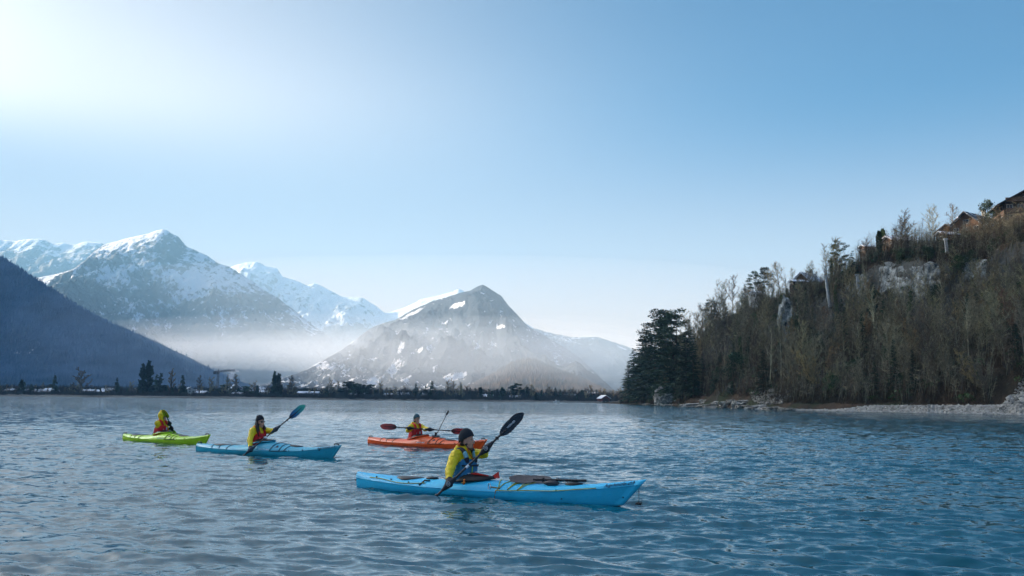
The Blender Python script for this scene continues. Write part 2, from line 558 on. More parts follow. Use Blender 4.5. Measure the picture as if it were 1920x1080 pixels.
mountain('mountain', [(-420, 470), (-200, 440), (-60, 452), (0, 449), (30, 452), (60, 447), (85, 450), (100, 458), (120, 455), (142, 459),
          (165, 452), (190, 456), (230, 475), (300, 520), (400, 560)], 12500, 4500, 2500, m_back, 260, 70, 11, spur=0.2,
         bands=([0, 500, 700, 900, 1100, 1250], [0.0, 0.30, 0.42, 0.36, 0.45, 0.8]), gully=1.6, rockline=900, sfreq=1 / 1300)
mountain('mountain', [(-260, 640), (-120, 580), (40, 528), (75, 520), (110, 513), (140, 503), (160, 488), (180, 468), (200, 457), (240, 446), (270, 440), (290, 434),
          (305, 429), (312, 430), (322, 438), (335, 445), (350, 462), (370, 471), (390, 480), (410, 494), (430, 500), (445, 510), (470, 525),
          (500, 546), (530, 565), (560, 588), (590, 612), (640, 650), (700, 695), (760, 740)], 8600, 3600, 2500, m_alp, 420, 150, 23, spur=0.27,
         bands=([140, 300, 400, 480, 560, 620, 690, 760, 850, 900], [-0.2, 0.16, 0.36, 0.36, 0.42, 0.60, 0.36, 0.44, 0.50, 0.85]), gully=3.6, rockline=820, sfreq=1 / 1150,
         patches=[(145, 505, 26, 3, -52, 0.75), (405, 670, 10, 2.5, 0, 0.7), (395, 590, 22, 3, -60, 0.5)])
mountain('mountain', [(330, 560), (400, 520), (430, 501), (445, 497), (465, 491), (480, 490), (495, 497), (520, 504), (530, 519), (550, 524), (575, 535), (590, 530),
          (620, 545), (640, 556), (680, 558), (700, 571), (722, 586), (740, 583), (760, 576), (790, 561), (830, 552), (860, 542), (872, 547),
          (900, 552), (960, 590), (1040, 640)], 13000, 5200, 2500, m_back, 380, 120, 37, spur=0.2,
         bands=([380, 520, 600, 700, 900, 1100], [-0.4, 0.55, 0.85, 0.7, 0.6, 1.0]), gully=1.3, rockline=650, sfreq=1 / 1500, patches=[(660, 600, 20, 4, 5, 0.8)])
mountain('mountain', [(880, 640), (960, 612), (990, 615), (1010, 617), (1022, 622), (1050, 628), (1080, 632), (1120, 632), (1150, 641), (1172, 648), (1210, 668),
          (1300, 690), (1420, 700)], 9500, 3800, 2000, m_center, 240, 80, 41, spur=0.22, bands=([200, 320, 420], [-0.3, 0.15, 0.35]), gully=1.3, sfreq=1 / 900,
         patches=[(1165, 652, 12, 2.5, 20, 0.8), (1040, 640, 30, 6, 20, 0.45), (1108, 645, 6, 2, 0, 0.6)])
mountain('mountain', [(430, 740), (520, 712), (580, 690), (640, 655), (700, 612), (740, 600), (775, 580), (810, 565), (850, 553), (880, 545), (895, 537), (905, 534),
          (920, 542), (940, 555), (955, 574), (970, 590), (985, 607), (1000, 618), (1040, 640), (1080, 665), (1120, 700), (1150, 735)],
         5600, 2600, 1500, m_center, 460, 170, 53, spur=0.44, bands=([0, 120, 250, 400], [0.20, 0.24, 0.18, 0.10]), gully=3.2, sfreq=1 / 700, jit=0.8,
         patches=[(860, 572, 16, 6, -15, 0.85), (838, 603, 14, 3, -25, 0.8), (800, 620, 10, 4, -30, 0.7), (937, 612, 12, 4, 0, 0.85),
                  (795, 655, 22, 5, -22, 0.95), (752, 650, 7, 14, 30, 0.6), (852, 706, 24, 8, -12, 1.0), (740, 690, 12, 24, 35, 0.75),
                  (925, 645, 6, 7, 30, 0.8), (895, 650, 8, 5, -30, 0.7), (605, 685, 26, 9, 10, 0.85), (570, 652, 26, 7, 20, 0.5),
                  (903, 549, 6, 3, 0, 0.6), (940, 590, 5, 16, 10, 0.5), (700, 715, 18, 10, -30, 0.8), (760, 712, 12, 9, -30, 0.7),
                  (770, 590, 30, 4, -28, 0.8), (480, 690, 30, 5, 0, 0.5), (870, 630, 30, 5, -5, 0.4), (660, 640, 14, 4, -20, 0.5), (815, 690, 6, 12, 15, 0.6)])
mountain('mountain', [(1000, 736), (1030, 712), (1060, 688), (1078, 676), (1092, 684), (1104, 698), (1120, 706), (1135, 716), (1150, 730), (1165, 742)], 3700, 700, 500,
         m_center, 120, 50, 61, spur=0.15, sfreq=1 / 150, jit=0.8, patches=[(1075, 700, 8, 3, 0, 0.5), (1110, 722, 10, 4, 0, 0.5)])
hillX, hillY, hillZ = mountain('hill', [(850, 740), (880, 730), (905, 720), (930, 705), (960, 689), (985, 680), (1005, 682), (1020, 691), (1060, 706), (1090, 716), (1120, 732),
          (1140, 742)], 3500, 800, 500, m_center, 160, 60, 67, spur=0.12, sfreq=1 / 150, jit=0.6, patches=[(955, 692, 3, 2, 0, 0.6)])


# the dark slope on the left climbs out of the frame and shades the lake
def left_mountain():
    cps = [(-2.0, 3900, 0), (-6, 3700, 0)]
    pts = []
    for px_, py_, Y_ in [(470, 752, 2150), (420, 738, 2160), (395, 725, 2170), (375, 712, 2180), (340, 694, 2210), (300, 674, 2260), (240, 640, 2330), (180, 600, 2420), (120, 560, 2520), (60, 519, 2620), (0, 481, 2700)]:
        p = at(px_, py_, Y_); pts.append((p.x, p.y, max(p.z, -5)))
    pts += [(-1800, 2700, 600), (-2130, 2500, 840), (-2350, 2200, 1030), (-2450, 1700, 1120), (-2500, 1200, 1160), (-2520, 700, 1178),
            (-2540, 200, 1178), (-2600, -500, 1140), (-2700, -1500, 950), (-2800, -3000, 800)]
    P = np.array(pts)
    s = np.concatenate([[0], np.cumsum(np.linalg.norm(np.diff(P[:, :2], axis=0), axis=1))])
    q = np.linspace(0, s[-1], 520)
    C = np.stack([np.interp(q, s, P[:, k]) for k in range(3)], 1)
    for k in range(3):
        C[:, k] = np.convolve(np.pad(C[:, k], 4, mode='edge'), np.ones(9) / 9, 'valid')
    T = np.gradient(C[:, :2], axis=0); T /= np.linalg.norm(T, axis=1)[:, None]
    Nn = np.stack([-T[:, 1], T[:, 0]], 1)                  # across the ridge, towards the lake
    Nn[:, :] *= np.sign((Nn * (-C[:, :2])).sum(1).mean())
    for k in range(2):
        Nn[:, k] = np.convolve(np.pad(Nn[:, k], 20, mode='edge'), np.ones(41) / 41, 'valid')
    vv = np.concatenate([-np.linspace(1, 0, 12)[:-1], np.linspace(0, 1, 90) ** 1.2])[:, None]
    W = np.where(vv > 0, 1450.0, 2000.0) * np.clip(C[:, 2] / 700, 0.25, 1.0)[None, :]
    X = C[None, :, 0] + Nn[None, :, 0] * vv * W; Y = C[None, :, 1] + Nn[None, :, 1] * vv * W
    H = C[None, :, 2]
    av = np.abs(vv)
    env = np.clip(av * 6, 0, 1) * np.clip((1 - av) * 3, 0, 1)
    sp = ridged(X / 700, Y / 700, 5, 77)
    Z = H * (1 - av) ** 1.1 + H * 0.16 * (sp - 0.6) * env + 5 * fbm(X / 30, Y / 30, 3, 5)
    Z = Z - 8 * sstep(av, 0.9, 1.0)
    PX, PY = project(X, Y, Z)
    inview = (PX > -80) & (Y > 500)
    S = np.array([(-80, 430), (0, 481), (60, 519), (120, 560), (180, 600), (240, 640), (300, 674), (340, 694), (375, 712), (395, 725), (420, 738), (470, 752)], float)
    lim = np.interp(PX, S[:, 0], S[:, 1]) + 0.5
    _, _, Zc = unproj(PX, lim + 2 * av, Y)
    Z = np.where(inview & (vv > 0.01) & (PY < lim), Zc, Z)
    snow = np.full_like(Z, -0.1) + 0.25 * fbm(X / 200, Y / 200, 4, 3)
    for (cx, cy_, rx, ry, s_) in [(45, 660, 45, 9, 0.62), (15, 672, 20, 5, 0.5), (110, 668, 8, 3, 0.6), (175, 667, 10, 2, 0.5), (15, 520, 10, 4, 0.45)]:
        qv = 1.2 - np.sqrt(((PX - cx) / rx) ** 2 + ((PY - cy_) / ry) ** 2) + 0.5 * fbm(PX / 10, PY / 5, 3, 8)
        snow = np.where(PX > -80, np.maximum(snow, np.clip(qv, -0.5, 0.75) * s_), snow)
    me = grid_mesh('mountain', X, Y, Z)
    attr(me, 'snow', snow); attr(me, 'rock', np.zeros_like(Z))
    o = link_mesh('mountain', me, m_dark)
    tag(o, kind='structure')
    return X, Y, Z


LM = left_mountain()


# valley floor behind the far shore
def far_land():
    xs = np.linspace(-6500, 6500, 240)
    ys = np.concatenate([[880, 895, 900, 905, 915, 940], np.linspace(980, 9000, 40)])
    X, Y = np.meshgrid(xs, ys)
    bay = 40 * fbm(X / 400, X * 0 + 3, 3, 8)
    Y = Y + np.where(Y < 1000, bay, 0)
    X = X.copy()
    d = Y - bay - 900
    Z = np.where(ys[:, None] < 890, -2.0, np.where(ys[:, None] < 898, -0.4, np.where(ys[:, None] < 903, 0.7, 1.4))) + 0 * X
    Z = Z + np.where(ys[:, None] > 910, 0.6 + 0.8 * fbm(X / 90, Y / 90, 3, 2), 0)
    me = grid_mesh('ground', X, Y, Z)
    m = simple_mat('valley_floor', (0.06, 0.055, 0.04), 0.9, col2=(0.16, 0.15, 0.13), scale=0.02)
    o = link_mesh('ground', me, m)
    tag(o, kind='structure')


far_land()

# ------------------------------------------------------------------ haze
def haze_mat(name, dens, col, aniso):
    m = bpy.data.materials.new(name); m.use_nodes = True
    n, l = m.node_tree.nodes, m.node_tree.links
    n.clear()
    v = n.new('ShaderNodeVolumePrincipled'); v.inputs['Density'].default_value = dens
    v.inputs['Color'].default_value = (*col, 1); v.inputs['Anisotropy'].default_value = aniso
    o = n.new('ShaderNodeOutputMaterial'); l.new(v.outputs[0], o.inputs['Volume'])
    return m


def box_mesh(name, lo, hi):
    bm = bmesh.new()
    bmesh.ops.create_cube(bm, size=1, matrix=Matrix.Translation((Vector(lo) + Vector(hi)) / 2) @ Matrix.Diagonal((*(Vector(hi) - Vector(lo)), 1)))
    me = bpy.data.meshes.new(name); bm.to_mesh(me); bm.free()
    return me


HAZE = True
if HAZE:
    hz = link_mesh('haze', box_mesh('haze', (-6500, -2000, -30), (6500, 8600, 1300)), haze_mat('haze', 0.00012, (0.23, 0.46, 0.67), 0.2))
    tag(hz, kind='stuff')

    def mist(center, size, dens, seed):
        bm = bmesh.new()
        bmesh.ops.create_icosphere(bm, subdivisions=4, radius=1)
        me = bpy.data.meshes.new('mist_bank')
        for v in bm.verts:
            k = 1 + 0.10 * math.sin(3 * v.co.x + seed) * math.cos(2.3 * v.co.y + seed * 2)
            v.co = Vector((v.co.x * size[0], v.co.y * size[1], v.co.z * size[2] * k)) + Vector(center)
        bm.to_mesh(me); bm.free()
        o = link_mesh('mist_bank', me, haze_mat('mist_bank', dens * 0.7, (0.80, 0.88, 0.99), 0.3))
        tag(o, 'pale bank of valley mist lying low in front of the snowy mountains', 'mist', kind='stuff')

    for (px_, py_, Y_, sx, sz, sy, dn) in [(700, 668, 2950, 1150, 125, 420, 0.00030), (680, 662, 3000, 1000, 92, 380, 0.00030), (660, 660, 3030, 880, 66, 350, 0.00036),
                                           (640, 658, 3060, 760, 44, 300, 0.0004), (560, 655, 3080, 560, 24, 260, 0.0004),
                                           (930, 676, 1950, 520, 85, 330, 0.0003), (850, 640, 1850, 820, 165, 420, 0.00024), (900, 670, 1980, 420, 60, 280, 0.00035), (880, 668, 2000, 330, 36, 240, 0.0004)]:
        c = at(px_, py_, Y_)
        mist((c.x, c.y, c.z), (sx, sy, sz), dn, px_)
# ------------------------------------------------------------------ tree meshes
def bark_mat(name, c1, c2):
    m = simple_mat(name, c1, 0.9, col2=c2, scale=1.5)
    return tree_variety(m)


def tree_variety(m):
    """no two trees have quite the same tone: lichen, age and bark differ from tree to tree"""
    n, l = m.node_tree.nodes, m.node_tree.links; p = n['Principled BSDF']
    src = p.inputs['Base Color'].links[0].from_socket
    oi = N(n, 'ShaderNodeObjectInfo'); g = N(n, 'ShaderNodeNewGeometry')
    no = N(n, 'ShaderNodeTexNoise'); no.inputs['Scale'].default_value = .09; no.inputs['Detail'].default_value = 3; l.new(g.outputs['Position'], no.inputs[0])
    ad = N(n, 'ShaderNodeMath', operation='MULTIPLY_ADD'); l.new(oi.outputs['Random'], ad.inputs[0]); ad.inputs[1].default_value = .8; ad.inputs[2].default_value = -.25
    a2 = N(n, 'ShaderNodeMath', operation='ADD'); l.new(ad.outputs[0], a2.inputs[0]); l.new(no.outputs['Fac'], a2.inputs[1])
    mr = N(n, 'ShaderNodeMapRange'); l.new(a2.outputs[0], mr.inputs[0]); mr.inputs[1].default_value = .1; mr.inputs[2].default_value = 1.1; mr.inputs[3].default_value = .42; mr.inputs[4].default_value = 1.5
    hs = N(n, 'ShaderNodeHueSaturation'); l.new(mr.outputs[0], hs.inputs['Value']); l.new(src, hs.inputs['Color'])
    hm = N(n, 'ShaderNodeMapRange'); l.new(oi.outputs['Random'], hm.inputs[0]); hm.inputs[3].default_value = .488; hm.inputs[4].default_value = .54; l.new(hm.outputs[0], hs.inputs['Hue'])
    l.new(hs.outputs[0], p.inputs['Base Color'])
    return m


M_TRUNK = {'grey': bark_mat('grey_bark', (0.135, 0.111, 0.073), (0.250, 0.205, 0.133)),
           'pale': bark_mat('pale_bark', (0.287, 0.248, 0.173), (0.498, 0.427, 0.294)),
           'dark': bark_mat('dark_bark', (0.057, 0.045, 0.029), (0.092, 0.071, 0.046))}
M_TWIG = {'brown': bark_mat('brown_twigs', (0.144, 0.110, 0.065), (0.287, 0.223, 0.127)),
          'grey': bark_mat('grey_twigs', (0.163, 0.137, 0.091), (0.326, 0.266, 0.173)),
          'red': bark_mat('reddish_twigs', (0.191, 0.113, 0.060), (0.326, 0.197, 0.106))}
M_LEAF = {'spruce': simple_mat('spruce_needles', (0.024, 0.041, 0.020), 0.8, col2=(0.053, 0.083, 0.032), scale=0.9),
          'pine': simple_mat('pine_needles', (0.029, 0.050, 0.024), 0.8, col2=(0.066, 0.094, 0.037), scale=0.9),
          'ivy': simple_mat('ivy_leaves', (0.033, 0.059, 0.014), 0.6, col2=(0.079, 0.118, 0.027), scale=1.2),
          'cypress': simple_mat('cypress_leaves', (0.040, 0.065, 0.019), 0.8, col2=(0.092, 0.118, 0.032), scale=1.5),
          'copper': simple_mat('sunlit_and_dry_leaves', (0.211, 0.100, 0.032), 0.8, col2=(0.396, 0.201, 0.073), scale=1.2),  # orange of the low sun put into skyline leaves, besides dry foliage
          'bush': simple_mat('dead_bramble', (0.096, 0.077, 0.040), 0.9, col2=(0.211, 0.155, 0.078), scale=0.4)}


for _m in M_LEAF.values(): tree_variety(_m)


class TB:
    """collects tapered prisms and leaf blades"""
    def __init__(s, seed):
        s.V = []; s.T = []; s.r = random.Random(seed)

    def seg(s, a, b, ra, rb, n=3):
        d = (b - a)
        if d.length < 1e-6: return
        d.normalize()
        u = d.orthogonal().normalized(); w = d.cross(u)
        i = len(s.V)
        tip = rb < 1e-4
        for k in range(n):
            t = 2 * math.pi * k / n
            s.V.append(a + (u * math.cos(t) + w * math.sin(t)) * ra)
        if tip:
            s.V.append(b)
            for k in range(n):
                s.T.append((i + k, i + (k + 1) % n, i + n))
        else:
            for k in range(n):
                t = 2 * math.pi * k / n
                s.V.append(b + (u * math.cos(t) + w * math.sin(t)) * rb)
            for k in range(n):
                k2 = (k + 1) % n
                s.T.append((i + k, i + k2, i + n + k2)); s.T.append((i + k, i + n + k2, i + n + k))

    def blade(s, p, d, L, w):
        u = d.cross(Vector((s.r.uniform(-1, 1), s.r.uniform(-1, 1), s.r.uniform(-1, 1)))).normalized()
        i = len(s.V)
        s.V += [p - u * w, p + u * w, p + d * L]
        s.T.append((i, i + 1, i + 2))

    def mesh(s, name, mat, smooth=False):
        me = tri_mesh(name, [tuple(v) for v in s.V], s.T)
        me.materials.append(mat)
        if smooth: me.polygons.foreach_set('use_smooth', [True] * len(me.polygons))
        return me


def rvec(r):
    while True:
        v = Vector((r.uniform(-1, 1), r.uniform(-1, 1), r.uniform(-1, 1)))
        if 0.05 < v.length < 1: return v.normalized()


def bare_tree(seed, h, spread=0.33, start=0.25, lean=0.05, stems=1, trunk='grey', twig='brown', dens=1.0, up=0.55, ivy=False, tw=1.0):
    r = random.Random(seed)
    t = TB(seed); c = TB(seed + 1); lv = TB(seed + 2)
    for s_ in range(stems):
        az = r.uniform(0, 6.28)
        ld = Vector((math.cos(az), math.sin(az), 0)) * (lean if stems == 1 else r.uniform(0.12, 0.38))
        p = Vector((0, 0, -0.6)) + ld * 0.2
        pts = [p.copy()]
        hh = h * (1 if s_ == 0 else r.uniform(0.65, 0.95))
        n = 8
        for k in range(n):
            d = (Vector((0, 0, 1)) + ld + rvec(r) * 0.10).normalized()
            p = p + d * (hh / n); pts.append(p.copy())
        r0 = hh * 0.0105 * (1 + .35 * (tw - 1)) / (1 + 0.25 * (stems - 1))
        rad = [r0 * (1 - 0.9 * (k / n) ** 0.9) + 0.01 for k in range(n + 1)]
        for k in range(n):
            t.seg(pts[k], pts[k + 1], rad[k], rad[k + 1], 6)
        nl = int(16 * dens / (1 + 0.3 * (stems - 1)))
        for j in range(nl):
            f = start + (1 - start) * (j + r.random()) / nl
            q = f * n; k = min(int(q), n - 1)
            b0 = pts[k].lerp(pts[k + 1], q - k)
            az = j * 2.4 + r.uniform(-.5, .5)
            out = Vector((math.cos(az), math.sin(az), 0))
            d = (out + Vector((0, 0, up + 0.9 * f + r.uniform(-.1, .2)))).normalized()
            L = hh * spread * (1.05 - 0.55 * f) * r.uniform(0.75, 1.2)
            rr = rad[k] * 0.5
            q0 = b0; m = 4; lp = [q0]
            for i in range(m):
                d = (d + Vector((0, 0, 0.12)) + rvec(r) * 0.2).normalized()
                q1 = q0 + d * (L / m)
                t.seg(q0, q1, rr * (1 - i / m) + 0.012, rr * (1 - (i + 1) / m) + 0.012, 4)
                q0 = q1; lp.append(q1)
            for i2 in range(int(8 * dens)):
                g = (i2 + 1.2) / (8 * dens + 1) * m; gi = min(int(g), m - 1)
                s0 = lp[gi].lerp(lp[gi + 1], g - gi)
                sd = (d * 0.7 + rvec(r) * 0.8 + Vector((0, 0, 0.35))).normalized()
                SL = L * r.uniform(0.28, 0.5)
                s1 = s0 + sd * SL * 0.5; sd2 = (sd + rvec(r) * 0.3).normalized(); s2 = s1 + sd2 * SL * 0.5
                c.seg(s0, s1, 0.05 * tw, 0.035 * tw, 3); c.seg(s1, s2, 0.035 * tw, 0.0, 3)
                for i3 in range(9):
                    w0 = s0.lerp(s1, r.random()) if r.random() < .4 else s1.lerp(s2, r.random())
                    wd = (sd2 * 0.8 + rvec(r) * 0.8 + Vector((0, 0, 0.25))).normalized()
                    c.blade(w0, wd, SL * r.uniform(0.35, 0.7), 0.035 * tw)
        if ivy:
            for j in range(900):
                f = r.random() ** 0.9 * 0.75; q = f * n; k = min(int(q), n - 1)
                b0 = pts[k].lerp(pts[k + 1], q - k)
                dd = rvec(r); rr = (0.25 + 0.06 * hh * (1 - f)) * r.uniform(.4, 1)
                lv.blade(b0 + Vector((dd.x, dd.y, dd.z * .6)) * rr, rvec(r), r.uniform(.2, .4), .14)
    out = [t.mesh('trunk', M_TRUNK[trunk], True), c.mesh('crown', M_TWIG[twig])]
    if ivy: out.append(lv.mesh('ivy', M_LEAF['ivy']))
    return out


def conifer(seed, h, width=0.2, start=0.08, mat='spruce', droop=0.35, ragged=0.25, dens=1.0, prof=0.9, bw=1.0):
    r = random.Random(seed)
    t = TB(seed); c = TB(seed + 1)
    t.seg(Vector((0, 0, -0.6)), Vector((0, 0, h * 0.5)), h * 0.013, h * 0.008, 6)
    t.seg(Vector((0, 0, h * 0.5)), Vector((0, 0, h)), h * 0.008, 0.0, 5)
    nw = int(h * 1.9 * dens)
    for k in range(nw):
        f = (k + r.random() * .6) / nw
        z = h * (start + (1 - start) * f)
        L0 = h * width * (1 - f) ** prof * (0.75 + 0.25 * min(1, f * 6)) + 0.25
        for j in range(6):
            if r.random() < ragged * 0.5: continue
            az = r.uniform(0, 6.28)
            L = L0 * r.uniform(1 - ragged, 1 + ragged * 0.6)
            d = Vector((math.cos(az), math.sin(az), -droop + 0.6 * f))
            p0 = Vector((0, 0, min(h * .985, z + r.uniform(-.55, .55) * h * (1 - start) / nw)))
            d = d + Vector((0, 0, r.uniform(-.18, .18)))
            c.seg(p0, p0 + d * L, 0.03, 0.0, 3)
            nb = max(4, int(L * 5))
            for i in range(nb):
                g = (i + 1) / nb
                q = p0 + d * (L * g) + Vector((0, 0, 0.05 * L * math.sin(g * 3)))
                wd = L0 * 0.22 * (1.15 - g * 0.6) + 0.15
                for s_ in (-1, 1):
                    sd = (d * 0.8 + Vector((-d.y, d.x, 0)) * s_ * 0.9 + Vector((0, 0, r.uniform(-.45, .15)))).normalized()
                    c.blade(q, sd, wd * r.uniform(.7, 1.4) * bw ** .5, 0.13 * bw)
    return [t.mesh('trunk', M_TRUNK['dark'], True), c.mesh('crown', M_LEAF[mat])]


def pine(seed, h, clear=0.45, mat='pine', clumps=26, wide=0.22, bw=1.0):
    r = random.Random(seed)
    t = TB(seed); c = TB(seed + 1)
    p = Vector((0, 0, -0.6)); pts = [p.copy()]
    for k in range(8):
        p = p + (Vector((0, 0, 1)) + rvec(r) * 0.09).normalized() * (h / 8); pts.append(p.copy())
    for k in range(8):
        t.seg(pts[k], pts[k + 1], h * 0.014 * (1 - k / 9), h * 0.014 * (1 - (k + 1) / 9), 6)
    for j in range(clumps):
        f = clear + (1 - clear) * (j + r.random()) / clumps
        q = min(f * 8, 7.99); k = int(q); b0 = pts[k].lerp(pts[k + 1], q - k)
        az = r.uniform(0, 6.28)
        shape = math.sin(min(1, (f - clear) / (1 - clear) * 0.75 + 0.28) * math.pi)
        L = h * wide * (0.35 + 0.8 * shape) * r.uniform(0.5, 1.15)
        d = Vector((math.cos(az), math.sin(az), r.uniform(0.05, 0.4)))
        e = b0 + d * L
        t.seg(b0, e, h * 0.004, 0.02, 4)
        R0 = h * 0.065 * r.uniform(0.7, 1.3)
        for i in range(150):
            v = rvec(r); v.z *= 0.45
            q0 = e - d * L * 0.35 * r.random() + v * R0 * (r.random() ** 0.4)
            c.blade(q0, (v + Vector((0, 0, .5)) + rvec(r) * 0.6).normalized(), r.uniform(.25, .5) * bw, .10 * bw)
    return [t.mesh('trunk', M_TRUNK['dark'], True), c.mesh('crown', M_LEAF[mat])]


def leafy(seed, h, width, mat, n=1500, zlo=0.1, columnar=False, size=0.3):
    """round or columnar evergreen / dry leafed tree"""
    r = random.Random(seed)
    t = TB(seed); c = TB(seed + 1)
    t.seg(Vector((0, 0, -0.5)), Vector((0, 0, h * 0.8)), h * 0.016, h * 0.004, 6)
    lobes = []
    for k in range(1 if columnar else 14):
        az = r.uniform(0, 6.28); f = r.uniform(zlo + .1, .95)
        rr = width * math.sin(min(math.pi * .95, (f * .8 + .15) * math.pi)) * r.uniform(.3, .9)
        lobes.append((Vector((math.cos(az) * rr, math.sin(az) * rr, h * f)), width * r.uniform(.3, .5)))
        if not columnar:
            t.seg(Vector((0, 0, h * f * 0.6)), lobes[-1][0], h * 0.005, 0.02, 3)
    for i in range(n):
        if columnar:
            f = r.random() ** .85
            w = width * (math.sin((0.12 + 0.88 * f) * math.pi * 0.98) ** 0.55) * r.uniform(.55, 1.05)
            az = r.uniform(0, 6.28)
            q = Vector((math.cos(az) * w, math.sin(az) * w, h * (zlo + (1 - zlo) * f)))
            d = (Vector((q.x, q.y, 0)).normalized() * .4 + Vector((0, 0, 1)) + rvec(r) * .3).normalized()
        else:
            L = r.choice(lobes); v = rvec(r)
            q = L[0] + v * L[1] * (r.random() ** .35)
            d = (v + rvec(r) * .8).normalized()
        c.blade(q, d, size * r.uniform(.6, 1.3), size * .38)
    return [t.mesh('trunk', M_TRUNK['grey'], True), c.mesh('crown', M_LEAF[mat])]


class Kinds:
    """proto meshes; a tree in the scene is an Empty with a trunk and a crown sharing these meshes"""
    bare = [bare_tree(100 + k, 1.0 * hh, sp, st, ln, 1, tk, tw, dn, up, iv) for k, (hh, sp, st, ln, tk, tw, dn, up, iv) in enumerate([
        (16, .30, .30, .04, 'grey', 'brown', 1.0, .5, False), (15, .36, .22, .08, 'grey', 'grey', 1.0, .45, False),
        (17, .24, .35, .03, 'pale', 'grey', 0.9, .8, False), (13, .40, .18, .10, 'dark', 'brown', 1.15, .35, False),
        (14, .34, .25, .15, 'grey', 'red', 1.0, .5, False), (16, .28, .30, .06, 'grey', 'brown', 0.9, .6, True)])]
    bare_h = [16, 15, 17, 13, 14, 16]
    multi = [bare_tree(200 + k, 11, .30, .22, .0, st, tk, tw, 1.1, .75) for k, (st, tk, tw) in enumerate([
        (4, 'grey', 'grey'), (5, 'pale', 'brown'), (3, 'dark', 'red')])]
    spruce = [conifer(300, 18, .17, .06), conifer(301, 15, .22, .04, ragged=.4), conifer(302, 20, .13, .1, ragged=.3)]
    spruce_h = [18, 15, 20]
    pine = [pine(400, 17, .42), pine(401, 15, .35, clumps=22, wide=.27), pine(402, 18, .55, clumps=18)]
    pine_h = [17, 15, 18]
    cypress = leafy(500, 6, .75, 'cypress', 900, .02, True, .4)
    holly = leafy(501, 7, 2.4, 'ivy', 1500, .1, False, .32)
    copper = leafy(502, 9, 3.0, 'copper', 1700, .15, False, .28)
    needle_clump = leafy(503, 8, 3.0, 'spruce', 1700, .05, False, .4)


def plant_tree(name, protos, loc, scale=1.0, rz=None, tilt=(0, 0), label='', cat='tree', group=None, sz=1.0):
    o = empty(name, loc)
    o.rotation_euler = (tilt[0], tilt[1], rnd.uniform(0, 6.28) if rz is None else rz)
    o.scale = (scale, scale, scale * sz)
    tag(o, label, cat, group)
    for me in protos:
        c = bpy.data.objects.new(me.name.split('.')[0], me)
        COL.objects.link(c); c.parent = o
    return o
# ------------------------------------------------------------------ wooded hill on the right shore
_sh = np.array([(1120, 760), (1158, 620), (1185, 560), (1205, 500), (1240, 400), (1280, 326), (1340, 292), (1400, 255), (1450, 229), (1500, 212), (1600, 199), (1700, 187),
                (1800, 177), (1920, 165), (2100, 150), (2400, 132), (2900, 110)], float)
_rg = np.array([(1120, 757, 900), (1158, 752, 720), (1185, 728, 620), (1205, 712, 560), (1240, 690, 490), (1280, 668, 420), (1320, 630, 392), (1350, 606, 375), (1400, 580, 345), (1450, 562, 318), (1500, 545, 300), (1550, 525, 288), (1600, 500, 278),
                (1650, 482, 268), (1700, 470, 258), (1750, 458, 250), (1800, 443, 243), (1850, 430, 238), (1900, 405, 232), (1960, 385, 226),
                (2100, 350, 212), (2400, 340, 190), (2900, 360, 160)], float)
NU, NVF = 420, 90
hu = np.linspace(0, 1, NU)
hpx = np.interp(hu, np.linspace(0, 1, len(_rg)), _rg[:, 0])
sd_ = np.interp(hpx, _sh[:, 0], _sh[:, 1])
rpy = np.interp(hpx, _rg[:, 0], _rg[:, 1]); rd_ = np.interp(hpx, _rg[:, 0], _rg[:, 2])
for _a in (sd_, rd_):
    _a[:] = np.convolve(np.pad(_a, 6, mode='edge'), np.ones(13) / 13, 'valid')
sx_, sy_, _ = unproj(hpx, 760 + 0 * hpx, sd_)
sx_ = (hpx - 960) / FPX * sd_ * 0.994
wig = 5.0 * fbm(hu * 22, hu * 0 + 2.0, 4, 9)
sy_ = sd_ + wig
rx_, ry_, rz_ = unproj(hpx, rpy, rd_)
rx_ = rx_ + 0
hv = np.concatenate([-np.array([0.35, 0.12, 0.04]), np.linspace(0, 1, NVF), 1 + np.linspace(0.06, 2.2, 16)])[:, None]
HX = sx_[None, :] * (1 - hv) + rx_[None, :] * hv
HY = sy_[None, :] * (1 - hv) + ry_[None, :] * hv
vc = np.clip(hv, 0, 1)
cliff = np.interp(hpx, [1120, 1240, 1380, 1560, 1640, 1780, 1900, 2900], [0.2, 0.35, 0.45, 0.55, 1, 1, .5, .5])[None, :]
p1 = 0.035 * sstep(vc, 0.0, 0.06) + 0.965 * np.clip((vc - 0.05) / 0.95, 0, 1) ** 1.05
p2 = 0.035 * sstep(vc, 0.0, 0.06) + 0.40 * sstep(vc, 0.05, 0.62) + 0.42 * sstep(vc, 0.60, 0.72) + 0.145 * np.clip((vc - .7) / .3, 0, 1)
prof_ = p1 * (1 - cliff) + p2 * cliff
HZ = rz_[None, :] * prof_
HZ = np.where(hv > 1, rz_[None, :] * (1 - 0.12 * (hv - 1)) - 0.5, HZ)
HZ = np.where(hv < 0, hv * 12, HZ)
envh = np.clip(vc * 6 - .3, 0, 1) * np.clip((1.0 - vc) * 5, 0, 1)
HZ = HZ + envh * (rz_[None, :] * 0.13 * fbm(HX / 26, HY / 26, 4, 4) + 0.9 * fbm(HX / 5, HY / 5, 3, 6))
HZ = HZ + np.where((hv > 0.01), 0.12 * fbm(HX / 1.5, HY / 1.5, 3, 61), 0)
hme = grid_mesh('hillside', HX, HY, HZ)


